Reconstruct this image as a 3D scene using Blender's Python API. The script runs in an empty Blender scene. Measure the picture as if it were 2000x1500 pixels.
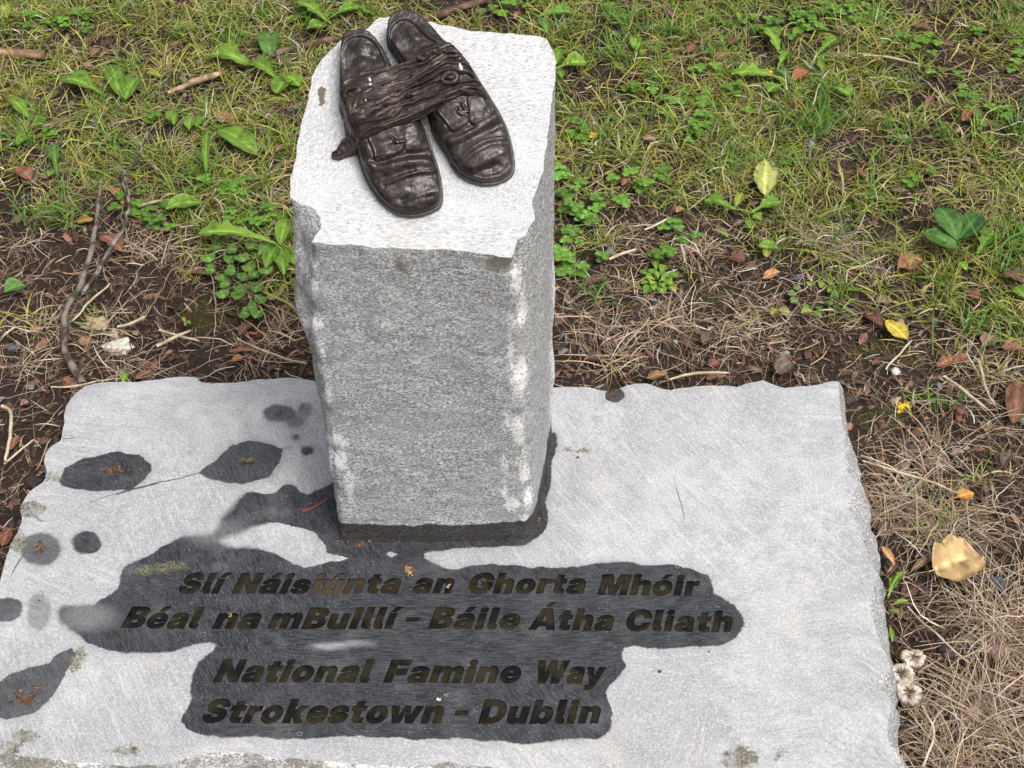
import bpy, math, json, random
import numpy as np
from mathutils import Vector
from mathutils.geometry import delaunay_2d_cdt
rad = math.radians
random.seed(7); RNG = np.random.default_rng(11)
scene = bpy.context.scene
COL = scene.collection

# ------------------------------------------------------------------ camera
F_PX, CAM_Z, PITCH = 2750.0, 1.36, rad(45)
cam_d = bpy.data.cameras.new('camera'); cam = bpy.data.objects.new('camera', cam_d); COL.objects.link(cam)
cam.location = (0, 0, CAM_Z); cam.rotation_euler = (rad(90) - PITCH, 0, 0)
cam_d.sensor_width = 36; cam_d.lens = F_PX / 2000 * 36; cam_d.clip_start = .02; cam_d.clip_end = 500
scene.camera = cam
# ------------------------------------------------------------------ sky and sun
SUN_EL, SUN_AZ = rad(58), rad(140)      # azimuth measured from +y towards +x
world = bpy.data.worlds.new('World'); scene.world = world; world.use_nodes = True
wn = world.node_tree.nodes; wl = world.node_tree.links
sky = wn.new('ShaderNodeTexSky'); sky.sky_type = 'NISHITA'; sky.sun_disc = False
sky.sun_elevation = SUN_EL; sky.sun_rotation = SUN_AZ; sky.air_density = 1.0; sky.dust_density = 6.0; sky.ozone_density = .6
bg = wn['Background']; bg.inputs['Strength'].default_value = .115
hs = wn.new('ShaderNodeHueSaturation'); hs.inputs['Saturation'].default_value = .35      # bright thin cloud
wl.new(sky.outputs[0], hs.inputs['Color']); wl.new(hs.outputs[0], bg.inputs[0])
sun_d = bpy.data.lights.new('sun', 'SUN'); sun_d.energy = 1.5; sun_d.angle = rad(24); sun_d.color = (1, .97, .92)
sun = bpy.data.objects.new('sun', sun_d); COL.objects.link(sun)
sd = Vector((math.cos(SUN_EL) * math.sin(SUN_AZ), math.cos(SUN_EL) * math.cos(SUN_AZ), math.sin(SUN_EL)))
sun.rotation_euler = sd.to_track_quat('Z', 'Y').to_euler(); sun.location = sd * 5
vs = scene.view_settings; vs.view_transform = 'Standard'; vs.look = 'None'; vs.gamma = 1; vs.exposure = .55; vs.use_curve_mapping = False

# ------------------------------------------------------------------ layout helpers
CP, SP = math.cos(PITCH), math.sin(PITCH)
CAM = np.array([0, 0, CAM_Z])
def rays(px):
    px = np.atleast_2d(np.asarray(px, float)); a = (px[:, 0] - 1000) / F_PX; b = (750 - px[:, 1]) / F_PX
    return np.stack([a, CP + b * SP, -SP + b * CP], 1)
def on_z(px, z=0.0):
    d = rays(px); t = (z - CAM_Z) / d[:, 2]; return CAM + d * t[:, None]
TILT = rad(36); TO = np.array([0, 1.041, .503])
EX, EY, EN = np.array([1., 0, 0]), np.array([0, math.cos(TILT), math.sin(TILT)]), np.array([0, -math.sin(TILT), math.cos(TILT)])
def on_top(px, h=0.0):                    # -> (u, v) in the plane of the pillar's sloping top, lifted h
    d = rays(px); o = TO + EN * h; t = ((o - CAM) @ EN) / (d @ EN); p = CAM + d * t[:, None] - o
    return np.stack([p @ EX, p @ EY], 1)
def top_world(uv, h):
    uv = np.asarray(uv); h = np.broadcast_to(h, uv.shape[:1])
    return TO + uv[:, :1] * EX + uv[:, 1:2] * EY + h[:, None] * EN
def project(P):
    P = np.atleast_2d(P) - CAM; dz = P[:, 1] * CP - P[:, 2] * SP
    return np.stack([1000 + F_PX * P[:, 0] / dz, 750 - F_PX * (P[:, 1] * SP + P[:, 2] * CP) / dz], 1)

PERM = np.random.default_rng(3).permutation(256)
def vnoise(x, y, z=0.0):
    x, y, z = np.broadcast_arrays(np.asarray(x, float), np.asarray(y, float), np.asarray(z, float))
    xi, yi, zi = (np.floor(v).astype(int) for v in (x, y, z)); fx, fy, fz = x - xi, y - yi, z - zi
    sm = lambda t: t * t * t * (t * (t * 6 - 15) + 10)
    fx, fy, fz = sm(fx), sm(fy), sm(fz); r = 0
    for a in (0, 1):
        for b in (0, 1):
            for c in (0, 1):
                h = PERM[(PERM[(PERM[(xi + a) & 255] + yi + b) & 255] + zi + c) & 255] / 127.5 - 1
                r = r + h * (fx if a else 1 - fx) * (fy if b else 1 - fy) * (fz if c else 1 - fz)
    return r
def fbm(x, y, z=0.0, o=4, g=.5):
    r, a, f, s = 0, 1, 1, 0
    for k in range(o):
        r = r + a * vnoise(np.asarray(x) * f + 17 * k, np.asarray(y) * f - 9 * k, np.asarray(z) * f + 5 * k); s += a; a *= g; f *= 2.03
    return r / s
def smooth(a, b, x):
    t = np.clip((x - a) / (b - a), 0, 1); return t * t * (3 - 2 * t)
def pip(P, poly):
    P = np.asarray(P); poly = np.asarray(poly); r = np.zeros(len(P), bool)
    for a, b in zip(poly, np.roll(poly, -1, 0)):
        if a[1] == b[1]: continue
        m = ((a[1] > P[:, 1]) != (b[1] > P[:, 1])) & (P[:, 0] < (b[0] - a[0]) * (P[:, 1] - a[1]) / (b[1] - a[1]) + a[0]); r ^= m
    return r
def pdist(P, poly, closed=True):
    P = np.asarray(P); poly = np.asarray(poly, float); r = np.full(len(P), 1e9)
    nx = np.roll(poly, -1, 0) if closed else poly[1:]
    for a, b in zip(poly if closed else poly[:-1], nx):
        d = b - a; L = d @ d
        t = np.clip(((P - a) @ d) / L, 0, 1) if L > 0 else 0 * P[:, 0]
        r = np.minimum(r, np.hypot(P[:, 0] - a[0] - t * d[0], P[:, 1] - a[1] - t * d[1]))
    return r
def sdf(P, poly):
    return np.where(pip(P, poly), 1, -1) * pdist(P, poly)
def resample(P, step, closed=True, extra=None):
    P = np.asarray(P, float); Q = np.vstack([P, P[:1]]) if closed else P
    s = np.r_[0, np.cumsum(np.linalg.norm(np.diff(Q[:, :2], axis=0), axis=1))]; n = max(4, int(s[-1] / step))
    t = np.linspace(0, s[-1], n + (0 if closed else 1), endpoint=not closed)
    return np.stack([np.interp(t, s, Q[:, k]) for k in range(Q.shape[1])], 1)

# ------------------------------------------------------------------ mesh helpers
def mesh_obj(name, V, faces, mat, parent=None, smooth_=True, attrs=None, mats=None, midx=None, loc=None, **props):
    me = bpy.data.meshes.new(name); V = np.asarray(V, float)
    if isinstance(faces, np.ndarray): faces = [faces]
    fl = [np.asarray(f) for f in faces if len(f)]
    loops = np.concatenate([f.ravel() for f in fl]); cnt = np.concatenate([np.full(len(f), f.shape[1]) for f in fl])
    me.vertices.add(len(V)); me.vertices.foreach_set('co', V.ravel())
    me.loops.add(len(loops)); me.loops.foreach_set('vertex_index', loops.astype(np.int32))
    me.polygons.add(len(cnt)); me.polygons.foreach_set('loop_start', np.r_[0, np.cumsum(cnt)[:-1]].astype(np.int32))
    me.polygons.foreach_set('use_smooth', np.full(len(cnt), smooth_))
    for k, v in (attrs or {}).items():
        v = np.asarray(v, float)
        if v.ndim == 2:
            a = me.attributes.new(k, 'FLOAT_COLOR', 'POINT'); a.data.foreach_set('color', np.c_[v, np.ones(len(v))].ravel())
        else:
            a = me.attributes.new(k, 'FLOAT', 'POINT'); a.data.foreach_set('value', v)
    for m in (mats or [mat]): me.materials.append(m)
    if midx is not None: me.polygons.foreach_set('material_index', np.asarray(midx, np.int32))
    me.update(calc_edges=True); me.validate()
    o = bpy.data.objects.new(name, me); COL.objects.link(o)
    if parent is not None: o.parent = parent
    if loc is not None: o.location = loc
    for k, v in props.items(): o[k] = v
    return o
def thing(name, label, cat, loc=(0, 0, 0), group=None):
    o = bpy.data.objects.new(name, None); COL.objects.link(o); o.location = loc; o.empty_display_size = .02
    o['label'] = label; o['category'] = cat
    if group: o['group'] = group
    return o
def tag(o, label, cat, group=None):
    o['label'] = label; o['category'] = cat
    if group: o['group'] = group
    return o
def grid_faces(n, m, wrap=False):
    i, j = np.meshgrid(np.arange(n - 1), np.arange(m if wrap else m - 1), indexing='ij'); j2 = (j + 1) % m
    return np.stack([i * m + j, i * m + j2, (i + 1) * m + j2, (i + 1) * m + j], -1).reshape(-1, 4)
def tube(path, r, seg=8, cap=True):
    path = np.asarray(path, float); n = len(path); r = np.broadcast_to(r, n)
    t = np.gradient(path, axis=0); t /= np.linalg.norm(t, axis=1)[:, None] + 1e-9
    up = np.array([0.1, .2, 1.]); a = np.cross(t, up); a /= np.linalg.norm(a, axis=1)[:, None] + 1e-9; b = np.cross(t, a)
    th = np.linspace(0, 2 * np.pi, seg, endpoint=False)
    V = path[:, None] + r[:, None, None] * (np.cos(th)[None, :, None] * a[:, None] + np.sin(th)[None, :, None] * b[:, None])
    F = grid_faces(n, seg, True); V = V.reshape(-1, 3)
    if cap:
        V = np.vstack([V, path[:1], path[-1:]]); k = n * seg; th = np.arange(seg); t2 = (th + 1) % seg
        C = np.concatenate([np.stack([th, t2, np.full(seg, k)], 1), np.stack([(n - 1) * seg + t2, (n - 1) * seg + th, np.full(seg, k + 1)], 1)])
        return V, [F, C]
    return V, [F]

# ------------------------------------------------------------------ material helpers
class MT:
    def __init__(s, name):
        s.m = bpy.data.materials.new(name); s.m.use_nodes = True; s.t = s.m.node_tree; s.n = s.t.nodes; s.l = s.t.links
        s.b = s.n['Principled BSDF']; s.co = s.n.new('ShaderNodeTexCoord').outputs['Object']
    def put(s, sock, v):
        if hasattr(v, 'is_output'): s.l.new(v, sock)
        elif isinstance(v, (tuple, list)) and len(v) == 3 and len(sock.default_value) == 4: sock.default_value = (*v, 1)
        else: sock.default_value = v
    def math(s, op, a, b=0.0, c=None, clamp=False):
        n = s.n.new('ShaderNodeMath'); n.operation = op; n.use_clamp = clamp; s.put(n.inputs[0], a); s.put(n.inputs[1], b)
        if c is not None: s.put(n.inputs[2], c)
        return n.outputs[0]
    def vm(s, op, a, b=(0, 0, 0)):
        n = s.n.new('ShaderNodeVectorMath'); n.operation = op; s.put(n.inputs[0], a); s.put(n.inputs[1], b)
        return n.outputs[1] if op in ('LENGTH', 'DISTANCE') else n.outputs[0]
    def scale(s, v, k): return s.vm('MULTIPLY', v, k if isinstance(k, tuple) else (k, k, k))
    def noise(s, scale, detail=3, rough=.5, vec=None, dist=0.0):
        n = s.n.new('ShaderNodeTexNoise'); n.inputs['Scale'].default_value = scale; n.inputs['Detail'].default_value = detail
        n.inputs['Roughness'].default_value = rough; n.inputs['Distortion'].default_value = dist; s.l.new(vec or s.co, n.inputs['Vector']); return n.outputs['Fac']
    def voro(s, scale, vec=None, feature='F1', out='Distance', rnd=1.0):
        n = s.n.new('ShaderNodeTexVoronoi'); n.feature = feature; n.inputs['Scale'].default_value = scale; n.inputs['Randomness'].default_value = rnd
        s.l.new(vec or s.co, n.inputs['Vector']); return n.outputs[out]
    def ramp(s, f, a, b, lo=0.0, hi=1.0, smooth=True):
        n = s.n.new('ShaderNodeMapRange'); n.interpolation_type = 'SMOOTHSTEP' if smooth else 'LINEAR'
        s.put(n.inputs[0], f); s.put(n.inputs[1], a); s.put(n.inputs[2], b); s.put(n.inputs[3], lo); s.put(n.inputs[4], hi); return n.outputs[0]
    def mix(s, f, a, b, mode='MIX'):
        n = s.n.new('ShaderNodeMix'); n.data_type = 'RGBA'; n.blend_type = mode; s.put(n.inputs[0], f); s.put(n.inputs[6], a); s.put(n.inputs[7], b); return n.outputs[2]
    def attr(s, name, out='Fac'):
        n = s.n.new('ShaderNodeAttribute'); n.attribute_name = name; return n.outputs[out]
    def comb(s, x, y, z):
        n = s.n.new('ShaderNodeCombineXYZ'); [s.put(n.inputs[k], v) for k, v in enumerate((x, y, z))]; return n.outputs[0]
    def sep(s, v):
        n = s.n.new('ShaderNodeSeparateXYZ'); s.l.new(v, n.inputs[0]); return n.outputs
    def bump(s, h, dist, strength=1.0, prev=None):
        n = s.n.new('ShaderNodeBump'); n.inputs['Strength'].default_value = strength; n.inputs['Distance'].default_value = dist; s.l.new(h, n.inputs['Height'])
        if prev is not None: s.l.new(prev, n.inputs['Normal'])
        return n.outputs[0]
    def done(s, **kw):
        for k, v in kw.items(): s.put(s.b.inputs[k.replace('_', ' ')], v)
        return s.m
def simple(name, col, rough=.7, var=.25, sc=60, spec=.5, bump=0.0):
    m = MT(name); n = m.noise(sc, 4, .6)
    c = m.mix(n, tuple(v * (1 - var) for v in col), tuple(min(1, v * (1 + var)) for v in col))
    kw = dict(Base_Color=c, Roughness=rough, Specular_IOR_Level=spec)
    if bump: kw['Normal'] = m.bump(m.noise(sc * 4, 3), bump)
    return m.done(**kw)

def strokes(m, centres, fr, fa):
    """arced tool marks: noise stretched along circles round several centres, switched by soft noise"""
    out = None; x, y, z = m.sep(m.co)
    for k, (cx, cy) in enumerate(centres):
        dx, dy = m.math('SUBTRACT', x, cx), m.math('SUBTRACT', y, cy)
        r = m.math('SQRT', m.math('ADD', m.math('MULTIPLY', dx, dx), m.math('MULTIPLY', dy, dy))); a = m.math('ARCTAN2', dy, dx)
        v = m.comb(m.math('MULTIPLY', r, fr), m.math('MULTIPLY', a, fa), k * 3.7)
        n = m.noise(1.0, 2, .6, v)
        if out is None: out = n
        else:
            msk = m.ramp(m.noise(4.5, 1, .5, m.vm('ADD', m.co, (k * 7.1, k * 3.3, 0))), .46, .54)
            mx = m.n.new('ShaderNodeMix'); m.l.new(msk, mx.inputs[0]); m.l.new(out, mx.inputs[2]); m.l.new(n, mx.inputs[3]); out = mx.outputs[0]
    return out

def slab_material():
    m = MT('limestone_slab_weathered')
    st = strokes(m, [(-.9, .1), (.5, 1.9), (.2, .2), (-.1, 2.6), (1.6, .9)], 620, 150)
    fine = m.noise(900, 3, .7); big = m.noise(9, 3, .55); mid = m.noise(45, 3, .6)
    v1 = m.ramp(st, .40, .60); fl = m.ramp(m.noise(420, 2, .5), .66, .74)
    dry = m.mix(m.ramp(big, .32, .68), (.33, .334, .345), (.47, .472, .478))
    dry = m.mix(m.ramp(mid, .40, .68, 0, .5), dry, (.27, .273, .285)); dry = m.mix(m.ramp(m.noise(5, 4, .6, m.vm('ADD', m.co, (1, 8, 5))), .48, .66, 0, .55), dry, (.29, .292, .305))
    dry = m.mix(m.math('MULTIPLY', v1, .24), dry, (.64, .64, .65))
    dry = m.mix(m.ramp(st, .38, .26, 0, .40), dry, (.27, .275, .29))
    dry = m.mix(m.ramp(fine, .54, .70, 0, .65), dry, (.20, .205, .22))
    dry = m.mix(m.ramp(m.noise(14, 2, .6, m.vm('ADD', m.co, (5, 5, 5))), .60, .72, 0, .35), dry, (.50, .47, .41))
    dry = m.mix(m.math('MULTIPLY', fl, .45), dry, (.75, .75, .76))
    arc = strokes(m, [(-.9, .1), (.5, 1.9), (.2, .2), (-.1, 2.6), (1.6, .9)], 210, 26); dry = m.mix(m.ramp(arc, .42, .32, 0, .34), dry, (.27, .272, .285)); dry = m.mix(m.ramp(arc, .56, .68, 0, .36), dry, (.60, .60, .605))
    gr = m.noise(380, 3, .7, m.vm('ADD', m.co, (4, 4, 4))); dry = m.mix(m.ramp(gr, .53, .64, 0, .5), dry, (.24, .242, .255)); dry = m.mix(m.ramp(gr, .46, .36, 0, .5), dry, (.66, .66, .665))
    wetc = m.mix(big, (.012, .013, .016), (.030, .032, .038))
    wetc = m.mix(m.ramp(mid, .42, .66, 0, .5), wetc, (.060, .062, .070)); wetc = m.mix(m.math('MULTIPLY', v1, .38), wetc, (.11, .113, .122))
    wetc = m.mix(m.ramp(m.noise(480, 2, .6), .60, .72, 0, .6), wetc, (.24, .24, .25))
    wetc = m.mix(m.ramp(fine, .55, .7, 0, .5), wetc, (.035, .036, .04))
    ring = m.ramp(m.math('ABSOLUTE', m.math('SUBTRACT', m.voro(60), .16)), .0, .05, .5, 0)
    sparse = m.ramp(m.noise(30, 1, .5, m.vm('ADD', m.co, (3, 1, 2))), .62, .68)
    wetc = m.mix(m.math('MULTIPLY', ring, sparse), wetc, (.32, .32, .33))
    w = m.math('ADD', m.attr('wet'), m.math('MULTIPLY', m.math('SUBTRACT', m.noise(55, 4, .65), .5), .010))
    w = m.math('ADD', w, m.math('MULTIPLY', m.math('SUBTRACT', st, .5), .003))
    wsf = m.math('ADD', m.attr('soft'), m.ramp(m.noise(11, 2), .45, .7, 0, .0010))
    wm = m.ramp(w, m.math('MULTIPLY', wsf, -1), wsf)
    wm = m.math('MULTIPLY', wm, m.attr('wetness')); wm = m.math('MULTIPLY', wm, m.ramp(m.noise(19, 3, .6), .52, .80, 1, .84))
    tide = m.math('MULTIPLY', m.ramp(w, -.012, -.001), m.ramp(m.noise(16, 2), .4, .6, .05, .30)); dry = m.mix(tide, dry, (.22, .222, .235))
    c = m.mix(wm, dry, wetc)
    li = m.ramp(m.math('ADD', m.attr('lichen'), m.math('MULTIPLY', m.math('SUBTRACT', m.noise(140, 4, .75), .5), .03)), -.001, .002)
    lc = m.mix(m.ramp(m.noise(420, 4, .75), .38, .62), (.025, .025, .012), (.27, .25, .17))
    c = m.mix(m.math('MULTIPLY', li, m.ramp(m.noise(90, 3, .6), .35, .6, .35, .9)), c, lc)
    ro = m.ramp(wm, 0, 1, .88, .5)
    h = m.math('ADD', m.math('MULTIPLY', st, 1.0), m.math('MULTIPLY', fine, .7))
    nb = m.bump(h, .0009, .8); nb = m.bump(big, .004, .5, nb)
    return m.done(Base_Color=c, Roughness=ro, Normal=nb, Specular_IOR_Level=.2)
def cleft_material(name='limestone_cleft'):
    m = MT(name)
    v = m.scale(m.co, (1, 1, 2.2))
    sp = m.noise(560, 3, .75, v); md = m.noise(60, 3, .6, v); bg_ = m.noise(10, 3, .6)
    s2 = m.noise(300, 2, .6, m.scale(m.co, (1, 1, 1.8))); c = m.mix(m.ramp(m.math('ADD', m.math('MULTIPLY', sp, .6), m.math('MULTIPLY', s2, .4)), .45, .555), (.17, .17, .175), (.88, .88, .88))
    fk = m.noise(26, 5, .7, m.scale(m.co, (1, 1, 3.2)), 1.2); c = m.mix(m.ramp(m.math('ABSOLUTE', m.math('SUBTRACT', fk, .5)), .020, .004, 0, .55), c, (.13, .13, .125))
    c = m.mix(m.ramp(md, .48, .7, .0, .5), c, (.24, .24, .24))
    c = m.mix(m.ramp(bg_, .3, .75, .05, .35), c, (.50, .50, .50))
    c = m.mix(m.ramp(m.noise(700, 2, .6), .62, .7, 0, .5), c, (.75, .75, .74))
    ch = m.ramp(m.math('ADD', m.attr('chip'), m.math('MULTIPLY', m.math('SUBTRACT', m.noise(260, 5, .75), .5), .030)), -.0002, .0005)
    c = m.mix(ch, c, (.93, .93, .925))
    ol = m.ramp(m.math('ADD', m.attr('lichen'), m.math('MULTIPLY', m.math('SUBTRACT', m.noise(120, 4, .7), .5), .03)), -.004, .006)
    c = m.mix(m.math('MULTIPLY', ol, .75), c, m.mix(m.noise(200, 2), (.09, .085, .05), (.28, .26, .19)))
    wt = m.ramp(m.math('ADD', m.attr('wet'), m.math('MULTIPLY', m.math('SUBTRACT', m.noise(70, 4, .7), .5), .014)), -.0006, .0012)
    c = m.mix(wt, c, m.mix(m.ramp(m.noise(300, 3, .7, v), .4, .7), (.030, .029, .028), (.13, .128, .122)))
    nb = m.bump(md, .0022, .6); nb = m.bump(fk, .006, .7, nb); nb = m.bump(sp, .0022, 1.0, nb)
    return m.done(Base_Color=c, Roughness=m.ramp(wt, 0, 1, .9, .5), Normal=nb, Specular_IOR_Level=.35)
def top_material():
    m = MT('limestone_dressed_top')
    st = strokes(m, [(-.5, .1), (.3, -.5), (-.05, .9)], 900, 190); f = m.noise(800, 3, .7); g = m.noise(14, 3, .5)
    c = m.mix(m.ramp(g, .3, .7), (.53, .535, .55), (.60, .60, .61))
    c = m.mix(m.ramp(st, .46, .32, 0, .75), c, (.30, .30, .315))
    c = m.mix(m.ramp(f, .54, .68, 0, .7), c, (.26, .26, .275))
    c = m.mix(m.ramp(st, .53, .68, 0, .8), c, (.80, .80, .805))
    c = m.mix(m.ramp(m.noise(7, 4, .65, m.vm('ADD', m.co, (2, 4, 1))), .56, .74, 0, .35), c, (.40, .39, .36))
    s_ = m.ramp(m.math('ADD', m.attr('near_shoe'), m.math('MULTIPLY', m.math('SUBTRACT', m.noise(120, 4, .7), .5), .02)), -.006, .010)
    c = m.mix(m.math('MULTIPLY', s_, .45), c, (.16, .17, .17))  # greyer close to the shoe outlines
    w = m.ramp(m.math('ADD', m.attr('lichen'), m.math('MULTIPLY', m.math('SUBTRACT', m.noise(220, 3, .7), .5), .006)), 0, .0008)
    c = m.mix(m.math('MULTIPLY', w, .9), c, (.13, .09, .06))
    nb = m.bump(st, .0016, .9); nb = m.bump(f, .0010, .8, nb)
    return m.done(Base_Color=c, Roughness=.85, Normal=nb, Specular_IOR_Level=.3)
def bronze_material(name, a, b, rough):
    m = MT(name)
    n1, n2, n3 = m.noise(30, 4, .6), m.noise(160, 4, .6), m.noise(700, 2, .6)
    c = m.mix(m.ramp(n1, .35, .65), a, b)
    c = m.mix(m.ramp(n2, .55, .75, 0, .5), c, tuple(v * .45 for v in a))
    gz = m.ramp(m.math('ADD', m.attr('low'), m.math('MULTIPLY', m.math('SUBTRACT', m.noise(200, 4, .7), .5), 1.1)), .6, 1.0)
    c = m.mix(m.math('MULTIPLY', gz, .75), c, (.15, .20, .175))
    c = m.mix(m.ramp(m.noise(70, 5, .7, m.vm('ADD', m.co, (3, 3, 3))), .52, .70, 0, .40), c, (.15, .135, .125))
    pit = m.ramp(m.voro(260), .10, .05, 0, 1); few = m.ramp(m.noise(60, 1), .55, .62)
    h = m.math('SUBTRACT', m.math('ADD', m.math('MULTIPLY', n2, .8), m.math('MULTIPLY', n3, .12)), m.math('MULTIPLY', pit, few))
    ro = m.math('ADD', m.ramp(n2, .3, .7, rough - .08, rough + .14), m.math('MULTIPLY', gz, .3))
    return m.done(Base_Color=c, Metallic=.55, Roughness=ro, Normal=m.bump(h, .0012, .9), Specular_IOR_Level=.6)

M_SLAB, M_CLEFT, M_TOP = slab_material(), cleft_material(), top_material()
M_BRONZE = bronze_material('bronze_shoe_leather', (.029, .024, .023), (.058, .046, .042), .33)
M_RAG = bronze_material('bronze_rag', (.036, .027, .024), (.074, .053, .045), .42)

# ------------------------------------------------------------------ slab
SZ = .060
SLAB_PX = [(165,752),(185,747),(215,745),(250,744),(270,745),(305,741),(320,738),(350,736),(380,735),(387,737),(391,745),(410,748),(450,747),(490,742),(530,738),(570,738),(600,740),(620,744),(700,748),(800,750),(900,750),(1000,752),(1083,756),(1110,754),(1140,753),(1160,756),(1180,760),(1200,762),(1215,755),(1240,747),(1265,747),(1285,755),(1310,761),(1340,756),(1370,752),(1400,752),(1440,755),(1455,748),(1480,743),(1490,741),(1510,750),(1530,756),(1560,753),(1600,748),(1638,742),
 (1638,755),(1641,790),(1645,820),(1652,850),(1650,890),(1655,920),(1672,935),(1679,940),(1672,955),(1664,975),(1655,985),(1662,1000),(1675,1020),(1682,1040),(1692,1075),(1703,1100),(1712,1115),(1716,1120),(1705,1150),(1702,1190),(1712,1230),(1722,1260),(1735,1290),(1741,1300),(1730,1320),(1715,1330),(1718,1345),(1735,1360),(1742,1375),(1735,1400),(1732,1420),(1742,1460),(1755,1490),(1762,1515),
 (1700,1522),(1500,1520),(1200,1512),(1040,1502),(960,1497),(880,1488),(800,1496),(700,1492),(620,1484),(550,1482),(500,1473),(440,1466),(390,1476),(330,1490),(250,1498),(170,1490),(120,1482),(60,1476),(0,1470),(-60,1472),
 (-90,1475),(-84,1380),(-60,1300),(-42,1220),(-15,1150),(0,1135),(5,1110),(12,1085),(20,1060),(35,1040),(42,1010),(38,995),(40,985),(50,970),(65,955),(88,940),(92,920),(85,900),(88,885),(100,870),(118,860),(122,840),(125,810),(128,792),(140,775),(150,765)]
slab_o = resample(on_z(SLAB_PX, SZ)[:, :2], .0042)
_n = fbm(slab_o[:, 0] * 60, slab_o[:, 1] * 60, 0, 3); _c = slab_o.mean(0)
_t = np.roll(slab_o, -1, 0) - np.roll(slab_o, 1, 0); _t /= np.linalg.norm(_t, axis=1)[:, None]
slab_nrm = np.stack([-_t[:, 1], _t[:, 0]], 1)
if ((slab_nrm * (slab_o - _c)).sum(1)).mean() < 0: slab_nrm *= -1
slab_o = slab_o + slab_nrm * (_n * .0022)[:, None]

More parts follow.
